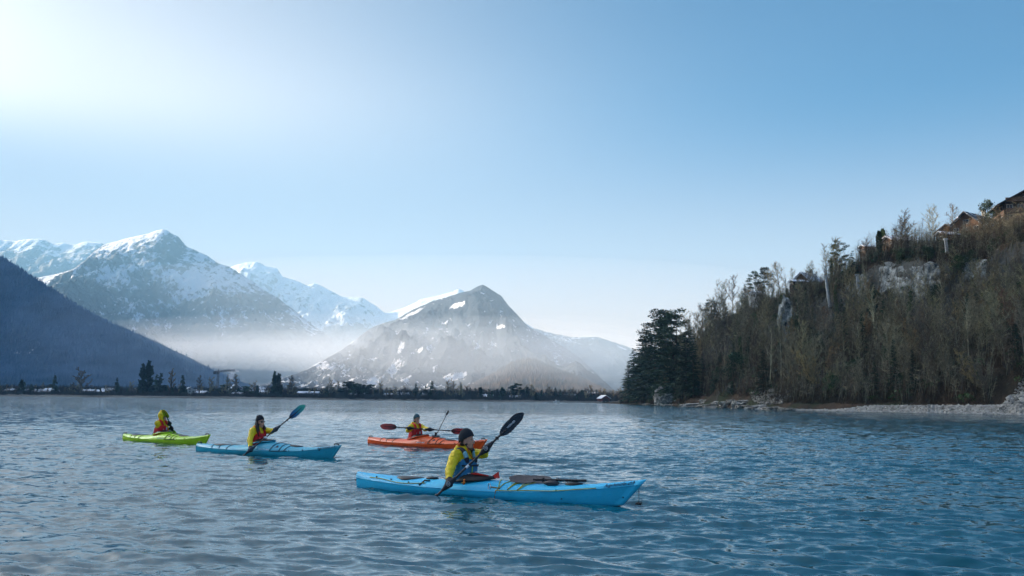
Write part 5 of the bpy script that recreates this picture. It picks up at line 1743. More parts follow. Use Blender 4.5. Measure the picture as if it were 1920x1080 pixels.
class Hull:
    def __init__(s, Lw, ovb, ovs, B, g0, gb, gs, crown, cpos, crown_end=.03, blunt=.03, aft=.35):
        s.__dict__.update(locals())

    def params(s, u):
        B = s.B * max(0, 1 - abs(u + .04) ** 2.05 / 1.08) ** .82 if abs(u) < 1 else 0
        B = max(B, s.blunt * (1 if u > 0 else .55) * min(1, (1.02 - abs(u)) * 30))
        g = s.g0 + (s.gb * u ** 2.4 if u > 0 else s.gs * (-u) ** 2.6)
        if u > s.cpos: c = s.crown_end + (s.crown - s.crown_end) * math.exp(-((u - s.cpos) / .38) ** 2)
        else: c = s.crown_end + .01 + (s.crown - s.crown_end - .01) * (s.aft + (1 - s.aft) * math.exp(-((u - s.cpos) / .20) ** 2)) * (1 if u > -.35 else max(.25, 1 - (-u - .35) * 1.1))
        d = .11 * (1 - abs(u) ** 5)
        return B, g, c, d

    def X(s, u, z):
        h = s.Lw / 2
        if u > 0: return u * (h + s.ovb * (z + .08) / (s.g0 + s.gb + .1))
        return u * (h + s.ovs * (z + .08) / (s.g0 + s.gs + .1))

    def section(s, u):
        B, g, c, d = s.params(u)
        low = [(0, -d), (.40 * B, -d * .93), (.80 * B, -d * .45), (.95 * B, .02), (1.0 * B, .5 * g), (1.0 * B, g)]
        top = [(1.0 * B + .006, g + .002), (.97 * B, g + .22 * c), (.86 * B, g + .50 * c), (.62 * B, g + .80 * c), (.32 * B, g + .95 * c), (0, g + c)]
        return low, top

    def surf(s, u, w, side=-1, out=0.0):
        """w 0..1 on the deck from gunwale to ridge, w<0 down the hull side"""
        low, top = s.section(u)
        pts = top if w >= 0 else low[::-1]
        q = abs(w) * (len(pts) - 1); i = min(int(q), len(pts) - 2); f = q - i
        y = pts[i][0] * (1 - f) + pts[i + 1][0] * f; z = pts[i][1] * (1 - f) + pts[i + 1][1] * f
        ty, tz = pts[i + 1][0] - pts[i][0], pts[i + 1][1] - pts[i][1]
        L = math.hypot(ty, tz) or 1
        ny, nz = (tz / L, -ty / L)
        if w < 0: ny, nz = -ny, -nz
        if ny < 0 and w < 0: ny, nz = -ny, -nz
        y += ny * out; z += nz * out
        return Vector((s.X(u, z), side * y, z))

    def u_of(s, x, z=.2):
        h = s.Lw / 2
        return x / (s.X(1, z)) if x > 0 else -x / s.X(-1, z)

    def top(s, x, out=0.0):
        return s.surf(s.u_of(x), 1.0, -1, out)

    def meshes(s, n=90):
        us = np.sin(np.linspace(-math.pi / 2, math.pi / 2, n))
        res = []
        for which in (0, 1):
            rows = []
            for u in us:
                sec = s.section(float(u))[which]
                half = [(y, z) for y, z in sec]
                line = [(-y, z) for y, z in half] + [(y, z) for y, z in half[::-1][1:]] if which == 1 else [(-y, z) for y, z in half[::-1]] + [(y, z) for y, z in half[1:]]
                rows.append([(s.X(float(u), z), y, z) for y, z in line])
            bm = loft(rows, closed=False, cap=False)
            for k in (0, -1):                     # end caps
                bm.verts.ensure_lookup_table()
                m = len(rows[0]); i0 = 0 if k == 0 else (len(rows) - 1) * m
                try: bm.faces.new([bm.verts[i0 + j] for j in range(m)])
                except Exception: pass
            bmesh.ops.recalc_face_normals(bm, faces=bm.faces)
            if which == 1:
                bm.normal_update()
            me = bpy.data.meshes.new(['hull', 'deck'][which]); bm.to_mesh(me); bm.free()
            res.append(me)
        return res


def tube(points, r, n=6, name='cord', mat=None, parent=None, closed=False):
    pts = [Vector(p) for p in points]
    rows = []
    for i, p in enumerate(pts):
        a = pts[(i - 1) % len(pts)] if closed or i > 0 else pts[i]; b = pts[(i + 1) % len(pts)] if closed or i < len(pts) - 1 else pts[i]
        d = (b - a).normalized()
        u = d.cross(Vector((0, 0, 1)))
        if u.length < .05: u = d.cross(Vector((1, 0, 0)))
        u.normalize(); v = u.cross(d)
        rr = r[i] if isinstance(r, (list, tuple)) else r
        rows.append([tuple(p + (u * math.cos(2 * math.pi * k / n) + v * math.sin(2 * math.pi * k / n)) * rr) for k in range(n)])
    if closed: rows.append(rows[0])
    bm = loft(rows, closed=True, cap=not closed)
    if closed: bmesh.ops.remove_doubles(bm, verts=bm.verts, dist=1e-5)
    return bm_obj(name, bm, mat, parent, smooth=True)


TMP = bpy.data.scenes.new('workbench')


def evaluated(o):
    """mesh of an object after its modifiers, worked out in a scene of its own"""
    TMP.collection.objects.link(o)
    vl_ = TMP.view_layers[0]; vl_.update()
    dg = vl_.depsgraph; dg.update()
    me = bpy.data.meshes.new_from_object(o.evaluated_get(dg))
    bpy.data.objects.remove(o)
    return me


def text_points(txt, size):
    cu = bpy.data.curves.new('lettering', 'FONT'); cu.body = txt; cu.size = size; cu.resolution_u = 2
    o = bpy.data.objects.new('lettering', cu)
    me = evaluated(o)
    bpy.data.curves.remove(cu)
    V = [v.co.copy() for v in me.vertices]; F = [tuple(p.vertices) for p in me.polygons]
    bpy.data.meshes.remove(me)
    return V, F


def lettering(txt, size, fn, mat, parent, th=.003):
    V, F = text_points(txt, size)
    n = len(V)
    V2 = [fn(v.x, v.y, th) for v in V] + [fn(v.x, v.y, -.002) for v in V]
    # only edges used once are borders
    from collections import Counter
    ec = Counter()
    for f in F:
        for a, b in zip(f, f[1:] + f[:1]): ec[(min(a, b), max(a, b))] += 1
    F2 = [tuple(f) for f in F] + [tuple(i + n for i in f[::-1]) for f in F]
    for f in F:
        for a, b in zip(f, f[1:] + f[:1]):
            if ec[(min(a, b), max(a, b))] == 1: F2.append((b, a, a + n, b + n))
    me = mesh_from('lettering', V2, F2)
    return link_mesh('lettering', me, mat, parent)


def make_kayak(label, S, Bw, mat, H, style):
    S, Bw = Vector((*S, 0)), Vector((*Bw, 0))
    o_ = (S + Bw) / 2; yaw = math.atan2(Bw.y - S.y, Bw.x - S.x)
    root = empty('kayak', (o_.x, o_.y, 0), yaw)
    root.rotation_euler = (style.get('heel', 0), style.get('trim', 0), yaw)
    tag(root, label, 'kayak')
    hm, dm = H.meshes()
    link_mesh('hull', hm, mat, root, True); dk = link_mesh('deck', dm, mat, root, True)
    cx, ca, cb = style['seat'] + style.get('cfront', .14), .43, .215
    rim, rimo = [], []
    def deck_z(x, y):
        u = H.u_of(x); B, g, c, d = H.params(u)
        t = min(1, abs(y) / max(B, .01)); top = H.section(u)[1]
        ys = [p[0] for p in top][::-1]; zs = [p[1] for p in top][::-1]
        return float(np.interp(abs(y), ys, zs))
    for k in range(48):
        t = 2 * math.pi * k / 48
        x, y = cx + ca * math.cos(t), cb * math.sin(t) * (1 - .12 * math.cos(t))
        rim.append(Vector((x, y, max(deck_z(x, y), deck_z(x, 0) - .03) + .028)))
    cm = tube(rim, .016, 6, 'coaming', M_BLK if style['kind'] == 'sea' else mat, root, closed=True)
    # stretched spray skirt with a tunnel round the waist
    sx = style['seat']
    rows = []
    for f, dz, sc in ((1.0, .012, 1.03), (1.0, .03, .98), (.7, .045, 1), (.38, .07, 1), (.2, .09, 1), (0.0, .14, 1)):
        row = []
        for k, p in enumerate(rim):
            t = 2 * math.pi * k / 48
            w = Vector((sx + .135 * math.cos(t), .165 * math.sin(t), .0)); w.z = deck_z(sx, 0) + .03
            q = w.lerp(Vector((cx + (p.x - cx) * sc, p.y * sc, p.z)), f)
            q.z += dz
            row.append(tuple(q))
        rows.append(row)
    sk = bm_obj('spray_skirt', loft(rows, True, False), M_BLK, root, True)
    W = lambda u, w, side=-1, out=.006: H.surf(u, w, side, out)
    cord = M_YROPE if style['kind'] == 'sea' else M_BLK
    cr = .007 if style['kind'] == 'sea' else .008

    def across(u0, u1, name='bungee', m=cord, w0=.12):
        """elastic from the starboard gunwale over the ridge to the port one"""
        pts = []
        for k in range(15):
            t = k / 14
            u = u0 + (u1 - u0) * t
            side = -1 if t < .5 else 1; w = w0 + (1 - w0) * (1 - abs(t - .5) * 2)
            pts.append(W(u, w, side, .008))
        return tube(pts, cr, 5, name, m, root)

    def fitting(u, w, side=-1, r=.014):
        p = W(u, w, side, .004); n_ = (W(u, w, side, .03) - p).normalized()
        tb = TB(1); tb.seg(p - n_ * .006, p + n_ * .012, r, r * .6, 8)
        return link_mesh('deck_fitting', tb.mesh('deck_fitting', M_BLK, True), None, root)

    if style['kind'] == 'sea':
        for side in (-1, 1):
            tube([W(u, .16 + .04 * math.sin(u * 20), side) for u in np.linspace(.18, .78, 26)], .006, 5, 'deck_line', M_YROPE, root)
            tube([W(u, .30 + .1 * math.sin(u * 14), side) for u in np.linspace(-.86, -.36, 22)], .006, 5, 'deck_line', M_YROPE, root)
            for u, w in ((.20, .30), (.26, .26), (.325, .22), (.56, .2), (-.40, .2), (-.50, .35), (-.66, .42), (-.80, .5)):
                fitting(u, w, side)
        across(.20, .26, w0=.30); across(.26, .31, w0=.26); across(.26, .36, w0=.26); across(.325, .36, w0=.22); across(.325, .44, w0=.22)
        across(.20, .10, w0=.30)
        tube([W(.205, .3), W(.17, .32, -1, .012), W(.145, .33, -1, .012)], .008, 6, 'tow_line', M_OROPE, root)
        tube([W(.20, .3), W(.185, .05), W(.18, -.45)], .006, 5, 'tow_line', M_OROPE, root)
        c = W(.135, .34, -1, .02); ring = []
        for k in range(20):
            t = 2 * math.pi * k / 20
            ring.append(c + Vector((.020 * math.cos(t), 0, .052 * math.sin(t))) + Vector((0, 0, -.008)))
        tube(ring, .007, 6, 'carabiner', M_STEEL, root, closed=True)
        # hatches
        def hatch(x, a, b, nm='hatch_cover', m=M_BLK):
            rows = []
            for f, dz in ((1.0, .0), (1.0, .02), (.9, .03), (.5, .036), (.0, .04)):
                row = []
                for k in range(28):
                    t = 2 * math.pi * k / 28; y = b * f * math.sin(t); xx = x + a * f * math.cos(t)
                    row.append((xx, y, deck_z(xx, y) * .4 + deck_z(x, b) * .6 + dz))
                rows.append(row)
            return bm_obj(nm, loft(rows, True, False), m, root, True)
        hatch(-1.28, .24, .17); hatch(1.62, .14, .09); hatch(-.86, .1, .09)
        # bow toggle on its line, hanging into the water; stern peg
        bt = H.surf(1.0, 0, -1, 0); bt = Vector((bt.x - .04, -.02, bt.z - .07))
        fitting(.965, -.25, -1, .012)
        e = Vector((bt.x + .01, -.05, .03))
        tube([bt, bt.lerp(e, .5) + Vector((.004, 0, 0)), e], .0045, 5, 'toggle_line', M_BLK, root)
        tube([e + Vector((-.05, 0, 0)), e + Vector((-.02, 0, .012)), e + Vector((.03, 0, .008)), e + Vector((.05, 0, .03))], [.008, .02, .018, .006], 8, 'toggle', M_BLK, root)
        st = H.surf(-1.0, 0, -1, 0)
        tube([(st.x + .05, 0, .13), (st.x - .06, -.01, .115)], [.018, .012], 8, 'stern_toggle', M_BLK, root)
        tube([W(-.40, .15), W(-.375, .55, -1, .02), W(-.34, .6)], .012, 6, 'webbing', M_BLK, root)
        # red loop of the spray skirt and orange tag
        p = Vector((cx + ca + .03, 0, deck_z(cx + ca, 0) + .06))
        bm = loft([[(p.x - .10, -.02, p.z - .03), (p.x - .10, .02, p.z - .03), (p.x - .1, 0, p.z - .02)], [(p.x + .05, -.03, p.z - .03), (p.x + .05, .03, p.z - .03), (p.x + .045, 0, p.z + .07)]])
        bm_obj('grab_loop', bm, M_REDN, sk)
        tube([(p.x - .5, -.10, p.z - .0), (p.x - .3, -.10, p.z + .025), (p.x - .1, -.05, p.z + .0)], [.010, .018, .010], 8, 'skirt_strap', M_REDN, sk)
        tube([(sx + .17, -.205, .25), (sx + .17, -.222, .20), (sx + .16, -.222, .165)], [.018, .022, .01], 8, 'tag', M_ORTAG, sk)
        for u in (.30, .34, .62):
            fitting(u, -.55 if u < .5 else -.3, -1, .010)
    else:
        for u0, u1 in ((.22, .30), (.34, .34), (.40, .46)):
            across(u0, u1)
        across(-.42, -.40); across(-.55, -.60); across(-.68, -.72)
        for side in (-1, 1):
            tube([W(u, .05, side) for u in np.linspace(.22, .44, 10)], cr, 5, 'deck_line', M_BLK, root)
            for u, w in ((.22, .1), (.34, .1), (.46, .1), (-.42, .1), (-.55, .2), (.62, .12)): fitting(u, w, side)
        rows = []
        xh, a_, b_ = style.get('hatch', 1.1), .20, .12
        for (x_, aa, bb) in ((xh, a_, b_), (-1.35, .26, .15)):
            rows = []
            for f, dz in ((1.0, .0), (1.0, .015), (.9, .022), (.0, .028)):
                rows.append([(x_ + aa * f * math.cos(t), bb * f * math.sin(t), deck_z(x_ + aa * f * math.cos(t), bb * f * math.sin(t)) * .5 + deck_z(x_, bb) * .5 + dz) for t in np.linspace(0, 2 * math.pi, 24, endpoint=False)])
            bm_obj('hatch_cover', loft(rows, True, False), M_BLK, root, True)
        # carrying handles at both ends, emblem on the foredeck
        for u, n_ in ((.955, 1), (-.955, -1)):
            p = H.surf(u, 1, -1, .0)
            tube([p + Vector((-.09, -.015, .01)), p + Vector((-.05, -.02, .035)), p + Vector((.03, -.02, .035)), p + Vector((.06, -.015, .01))], .016, 6, 'carrying_handle', M_BLK, root)
        c = W(.285, .45, -1, .006)
        pts = [W(.265, .38, -1, .006), W(.285, .58, -1, .006), W(.31, .42, -1, .006)]
        pts2 = [W(.265, .38, -1, .001), W(.285, .58, -1, .001), W(.31, .42, -1, .001)]
        bm_obj('emblem', loft([[tuple(p) for p in pts2], [tuple(p) for p in pts]]), M_INK, root)
    # lettering along the starboard side
    for (txt, size, u0, w0, m) in style['text']:
        x0 = H.X(u0, .25)
        def fn(tx, ty, th, u0=u0, w0=w0, x0=x0):
            u = H.u_of(x0 + tx)
            sec = H.section(u)[1 if w0 >= 0 else 0]
            hgt = max(.04, abs(sec[-1][1] - sec[0][1]) + abs(sec[0][0] - sec[-1][0]) * (.6 if w0 >= 0 else .2))
            w = w0 + ty / hgt * (1 if w0 >= 0 else 1)
            w = min(w, .99) if w0 >= 0 else min(w, -.005)
            return tuple(H.surf(u, w, -1, th + .002))
        lettering(txt, size, fn, m, root)
    bpy.context.view_layer.update()
    return root, H, deck_z


H1 = Hull(4.62, .38, .02, .285, .095, .205, .07, .15, .10, crown_end=.075, blunt=.042, aft=.40)
HS_ = dict(crown_end=.05, blunt=.03, aft=.30)
k1, _, dz1 = make_kayak('large bright blue kayak nearest the camera, with spare paddle on its foredeck', (-2.51, 16.64), (1.57, 14.30), KM['blue'], H1,
                        dict(kind='sea', seat=-.30, text=[('hightide.ch', .085, .800, .22, M_INK)]))
H2 = Hull(4.50, .30, .0, .30, .105, .175, .045, .235, .10, **HS_)
k2, _, dz2 = make_kayak('pale blue kayak left of centre carrying the woman in sunglasses', (-8.27, 26.75), (-4.40, 24.6), KM['cyan'], H2,
                        dict(kind='touring', seat=-.14, hatch=1.15, text=[('VENTURE', .085, .06, .10, M_WHT), ('hightide.ch', .10, .76, .08, M_INK)]))
H3 = Hull(4.85, .30, .0, .30, .105, .175, .05, .235, .10, **HS_)
k3, _, dz3 = make_kayak('orange kayak behind the nearest one, with camera pole on its foredeck', (-4.54, 32.4), (-.90, 29.2), KM['orange'], H3,
                        dict(kind='touring', seat=-.28, hatch=1.25, text=[('VENTURE', .085, .03, .10, M_WHT), ('hightide.ch', .10, .74, .08, M_INK)]))
H4 = Hull(4.25, .28, .0, .29, .105, .175, .045, .215, .10, **HS_)
k4, _, dz4 = make_kayak('lime green kayak farthest left, behind the pale blue one', (-12.68, 33.0), (-9.22, 30.4), KM['green'], H4,
                        dict(kind='touring', seat=-.14, hatch=1.1, text=[('VENTURE', .08, .05, .10, M_WHT)]))


# ------------------------------------------------------------------ paddles
def blade_mat(name, base, tip, spine, length):
    """blade colour runs from the throat to the tip"""
    m, n, l, p = new_mat(name)
    tc_ = N(n, 'ShaderNodeTexCoord'); sx = N(n, 'ShaderNodeSeparateXYZ'); l.new(tc_.outputs['Object'], sx.inputs[0])
    mr = N(n, 'ShaderNodeMapRange'); l.new(sx.outputs['X'], mr.inputs[0]); mr.inputs[1].default_value = 0; mr.inputs[2].default_value = length
    cr = N(n, 'ShaderNodeValToRGB'); e = cr.color_ramp.elements
    e[0].position = 0; e[0].color = (*spine, 1); e[1].position = .9; e[1].color = (*tip, 1)
    k = e.new(.35); k.color = (*base, 1)
    l.new(mr.outputs[0], cr.inputs[0]); l.new(cr.outputs[0], p.inputs['Base Color']); p.inputs['Roughness'].default_value = .3
    return m


def blade_mesh(L=.47, W=.18, asym=.18, bend=.025, thick=.007):
    """spoon shaped blade from the throat (x=0) to the tip (x=L), face towards +z"""
    nu, nv = 18, 10
    top, bot = [], []
    for i in range(nu + 1):
        f = i / nu
        w = W / 2 * (math.sin(min(1, f * 1.06 + .02) ** .85 * math.pi) ** .62 if f < .985 else .12)
        w = max(w, .014)
        if f > .6: w = max(w, W / 2 * (1 - ((f - .6) / .42) ** 3) * .97)
        rt, rb = [], []
        for j in range(nv + 1):
            g = j / nv * 2 - 1
            y = g * w * (1 + asym * g * (f - .3))
            x = L * f - asym * .25 * W * g * f
            z = bend * (f ** 1.6) - .05 * W * (1 - g * g) * math.sin(f * math.pi)
            t = thick * (1 - abs(g) * .6) + .006 * math.exp(-(g / .12) ** 2) * (1 - f * .8)
            rt.append((x, y, z + t / 2)); rb.append((x, y, z - t / 2))
        top.append(rt); bot.append(rb)
    rows = [a + b[::-1] for a, b in zip(top, bot)]
    bm = loft(rows, True, True)
    me = bpy.data.meshes.new('blade'); bm.to_mesh(me); bm.free()
    me.polygons.foreach_set('use_smooth', [True] * len(me.polygons))
    return me


def make_paddle(label, A, B, nA, nB, mats, L=.47, W=.18, shaft=M_CARBON, ring=True, centre=True, text=None, r=.015, spine=None, cat='paddle', name='paddle'):
    """A, B: the two tips in world space; nA, nB: the way each blade face looks"""
    A, B = Vector(A), Vector(B); mid = (A + B) / 2; d = (B - A).normalized()
    root = empty(name, mid); tag(root, label, cat)
    tb = TB(1); a1 = A + d * (L * .92) - mid; b1 = B - d * (L * .92) - mid
    tb.seg(a1, b1, r, r, 12)
    tb.seg(a1, a1 - d * .10, r, r * .7, 10); tb.seg(b1, b1 + d * .10, r, r * .7, 10)
    link_mesh('shaft', tb.mesh('shaft', shaft, True), None, root)
    for tip, dd, n_, m in ((A, -d, nA, mats[0]), (B, d, nB, mats[1])):
        n_ = Vector(n_); n_ = (n_ - dd * n_.dot(dd)).normalized(); y = n_.cross(dd)
        me = blade_mesh(L, W); me.materials.append(m)
        o = link_mesh('blade', me, None, root)
        th = tip - dd * L - mid
        o.matrix_local = Matrix(((dd.x, y.x, n_.x, th.x), (dd.y, y.y, n_.y, th.y), (dd.z, y.z, n_.z, th.z), (0, 0, 0, 1)))
        if spine:
            tube([(0, 0, .005), (L * .45, 0, .004), (L * .82, 0, .02)], [.013, .009, .004], 6, 'rib', spine, o)
        if text and dd is d:
            def fn(tx, ty, t_): return (L * .30 + tx, -.012 + ty, .012 + .025 * ((L * .3 + tx) / L) ** 1.6 + t_)
            lettering(text, .042, fn, M_WHT, o, .004)
        if ring:
            c = tip - dd * (L + .07) - mid
            tb = TB(2); tb.seg(c - dd * .006, c + dd * .006, r * 2.0, r * 2.0, 10); tb.seg(c - dd * .02, c + dd * .02, r * 1.3, r * 1.3, 10)
            link_mesh('drip_ring', tb.mesh('drip_ring', M_BLK), None, root)
    if centre:
        tb = TB(3); tb.seg(-d * .03, d * .03, r * 1.18, r * 1.18, 12)
        link_mesh('ferrule', tb.mesh('ferrule', M_WHT if centre == 'white' else M_BLK, True), None, root)
    return root


CAMD = Vector((0, -1, .15))
RB = blade_mat('red_blade', (.30, .03, .04), (.62, .06, .05), (.03, .01, .015), .47)
BB = blade_mat('blue_green_blade', (.01, .12, .30), (.05, .42, .30), (.01, .03, .06), .47)
GB = blade_mat('yellow_green_blade', (.40, .66, .02), (.90, .62, .03), (.05, .20, .01), .47)
PD = {}
a, b = at(812, 936, 14.92), at(981, 775, 15.45)
d = (b - a).normalized()
PD[1] = (a - d * .50, b)
make_paddle('black carbon paddle of the nearest paddler, upper blade raised to the right', PD[1][0], b, (0, -1, .2), (-.25, -1, .05), (M_CARBON, M_CARBON), .50, .165, text='WERNER', centre='white', r=.017)
a, b = at(452, 858, 25.1), at(572, 760, 25.6); d = (b - a).normalized()
PD[2] = (a - d * .48, b)
make_paddle('paddle with blue green blade held by the woman in sunglasses', PD[2][0], b, (0, -1, .2), (-.2, -1, .1), (BB, BB), .50, .19, centre='white', spine=M_BLK, r=.016)
PD[3] = (at(713, 799, 30.35), at(877, 810, 30.3))
make_paddle('paddle with translucent red blades held level in the orange kayak', PD[3][0], PD[3][1], (0, -1, .1), (0, -1, -.1), (RB, RB), .50, .19, centre='white', r=.016, spine=M_BLK)
a, b = at(307, 767, 31.2), at(324, 812, 31.75); d = (b - a).normalized()
PD[4] = (a, a + d * 2.05)
PD[4] = (a, a + (d * .8 + Vector((.25, .55, -.25))).normalized() * 1.75)
PD[4] = (a, at(329, 821, 32.4))
make_paddle('paddle with yellow green blade raised in front of the hooded paddler', PD[4][0], PD[4][1], (-.1, -1, .1), (0, -1, .5), (GB, GB), .46, .19, centre=False, spine=M_BLK, r=.016)

# spare paddle halves strapped on the blue foredeck
def on_deck(k, H, x, y, dz):
    u = H.u_of(x)
    sec = H.section(u)[1]
    z = float(np.interp(abs(y), [p[0] for p in sec][::-1], [p[1] for p in sec][::-1]))
    return k.matrix_world @ Vector((x, y, z + dz))


def half_paddle(label, x0, x1, y0, y1, blade_at_start):
    A = on_deck(k1, H1, x0, y0, .045); B = on_deck(k1, H1, x1, y1, .05)
    d = (B - A).normalized(); root = empty('spare_paddle', (A + B) / 2); mid = (A + B) / 2
    tag(root, label, 'paddle', 'spare paddle halves on the blue foredeck')
    tb = TB(1); tb.seg(A + d * .36 - mid, B - mid, .019, .019, 12); link_mesh('shaft', tb.mesh('shaft', M_CARBON, True), None, root)
    n_ = Vector((0, -.75, 1)); dd = -d; n_ = (n_ - dd * n_.dot(dd)).normalized(); y = n_.cross(dd)
    me = blade_mesh(.46, .19); me.materials.append(M_GREYBLADE)
    o = link_mesh('blade', me, None, root); th = A + d * .42 - mid
    o.matrix_local = Matrix(((dd.x, y.x, n_.x, th.x), (dd.y, y.y, n_.y, th.y), (dd.z, y.z, n_.z, th.z), (0, 0, 0, 1)))
    c = A + d * .52 - mid; tb = TB(2); tb.seg(c - d * .01, c + d * .01, .036, .036, 10); link_mesh('drip_ring', tb.mesh('drip_ring', M_BLK), None, root)


half_paddle('upper spare paddle half with grey blade and long shaft on the blue foredeck', .62, 1.82, -.08, -.02, True)
half_paddle('lower spare paddle half lying beside the longer one on the blue foredeck', .80, 1.66, .06, .05, True)
A = on_deck(k1, H1, 1.18, -.10, .03); B = on_deck(k1, H1, 1.42, -.085, .03)
o = tube([A, A.lerp(B, .3), A.lerp(B, .75), B], [.015, .042, .04, .012], 10, 'rolled_pouch', M_GREYBLADE); tag(o, 'short grey rolled pouch lying under the spare paddle shafts', 'pouch')  # this is a rolled grey pouch, not a pump

# action camera pole on the orange kayak
b0 = k3.matrix_world @ Vector((.62, 0, dz3(.62, 0) + .02)); t0 = at(841, 770, b0.y)
root = empty('camera_pole', b0); tag(root, 'thin black camera pole standing on the foredeck of the orange kayak', 'pole')
v = t0 - b0
tube([(0, 0, 0), v * .5, v * .86], .012, 6, 'rod', M_BLK, root)
tube([v * .82, v * .86, v * .98, v], [.016, .03, .03, .015], 8, 'grip', M_BLK, root)
bm = bmesh.new(); bx(bm, (-.12, -.05, -.01), (.12, .05, .03)); bx(bm, (-.03, -.03, .02), (.03, .03, .12)); bm_obj('mount', bm, M_BLK, root)
# ------------------------------------------------------------------ paddlers
SKIN = simple_mat('skin', (.60, .33, .23), .5, var=.08, scale=20)
BEARD = simple_mat('stubble', (.16, .09, .06), .7, var=.2, scale=60)
JACK = cloth('yellow_dry_top', (.95, .66, .008), .55, .03, 7)
VBLUE = cloth('blue_vest', (.025, .20, .40), .8, .012, 22)
VRED = cloth('red_vest', (.65, .015, .018), .75, .02, 18)
PALEB = cloth('pale_blue_webbing', (.22, .50, .62)); NAVY = cloth('navy_webbing', (.012, .02, .04))
LIME = simple_mat('lime_zip', (.45, .80, .08), .5); REFL = simple_mat('reflective_patch', (.55, .57, .58), .4, var=.2, scale=80)
HATD = cloth('dark_knit', (.018, .024, .032), .95, .01, 60); HATT = cloth('teal_knit', (.07, .14, .16), .95, .01, 60)
MITT = cloth('black_neoprene', (.012, .013, .018), .7, .01, 20); MITTG = cloth('grey_neoprene', (.03, .045, .06), .7, .01, 20)
HAIRM = simple_mat('dark_brown_hair', (.02, .010, .007), .5, var=.4, scale=60)
ORNG = cloth('orange_lining', (.75, .14, .01))
GLAS = simple_mat('sunglass_lens', (.004, .004, .005), .06)


def add_caps(bm, a, b, ra, rb):
    a, b = Vector(a), Vector(b); d = b - a
    bmesh.ops.create_icosphere(bm, subdivisions=2, radius=ra, matrix=Matrix.Translation(a))
    bmesh.ops.create_icosphere(bm, subdivisions=2, radius=rb, matrix=Matrix.Translation(b))
    if d.length > 1e-4:
        q = d.to_track_quat('Z', 'Y').to_matrix().to_4x4()
        bmesh.ops.create_cone(bm, cap_ends=True, segments=16, radius1=ra, radius2=rb, depth=d.length, matrix=Matrix.Translation((a + b) / 2) @ q)


def add_ell(bm, c, r, M=None):
    m = Matrix.Translation(Vector(c)) @ (M.to_4x4() if M is not None else Matrix.Identity(4)) @ Matrix.Diagonal((*r, 1))
    bmesh.ops.create_icosphere(bm, subdivisions=3, radius=1, matrix=m)


def blob(name, fn, voxel=.012, smooth=4, wrinkle=0.0, wfreq=14, seed=0):
    """one continuous skin grown round the given volumes"""
    from mathutils import noise as mn
    bm = bmesh.new(); fn(bm)
    me = bpy.data.meshes.new(name); bm.to_mesh(me); bm.free()
    o = bpy.data.objects.new('tmp', me)
    md = o.modifiers.new('r', 'REMESH'); md.mode = 'VOXEL'; md.voxel_size = voxel; md.adaptivity = 0
    ms = o.modifiers.new('s', 'SMOOTH'); ms.factor = .5; ms.iterations = smooth
    res = evaluated(o)
    bpy.data.meshes.remove(me)
    res.name = name
    if wrinkle:
        nn = [v.normal.copy() for v in res.vertices]
        for v, nrm_ in zip(res.vertices, nn):
            c = v.co.copy(); w = 1 - abs(mn.noise(Vector((c.x * wfreq + seed, c.y * wfreq, c.z * wfreq * 1.8)))) * 2.4
            w2 = mn.noise(Vector((c.x * wfreq * .4, c.y * wfreq * .4 + seed, c.z * wfreq * .5)))
            v.co = c + nrm_ * (wrinkle * w + wrinkle * 1.2 * w2)
    res.polygons.foreach_set('use_smooth', [True] * len(res.polygons))
    return res


def ik(sh, hand, L1, L2, hint):
    d = hand - sh; dist = min(d.length, (L1 + L2) * .985)
    dn = d.normalized(); a = (L1 * L1 - L2 * L2 + dist * dist) / (2 * dist)
    h = math.sqrt(max(0, L1 * L1 - a * a))
    hv_ = (hint - dn * hint.dot(dn)).normalized()
    return sh + dn * a + hv_ * h


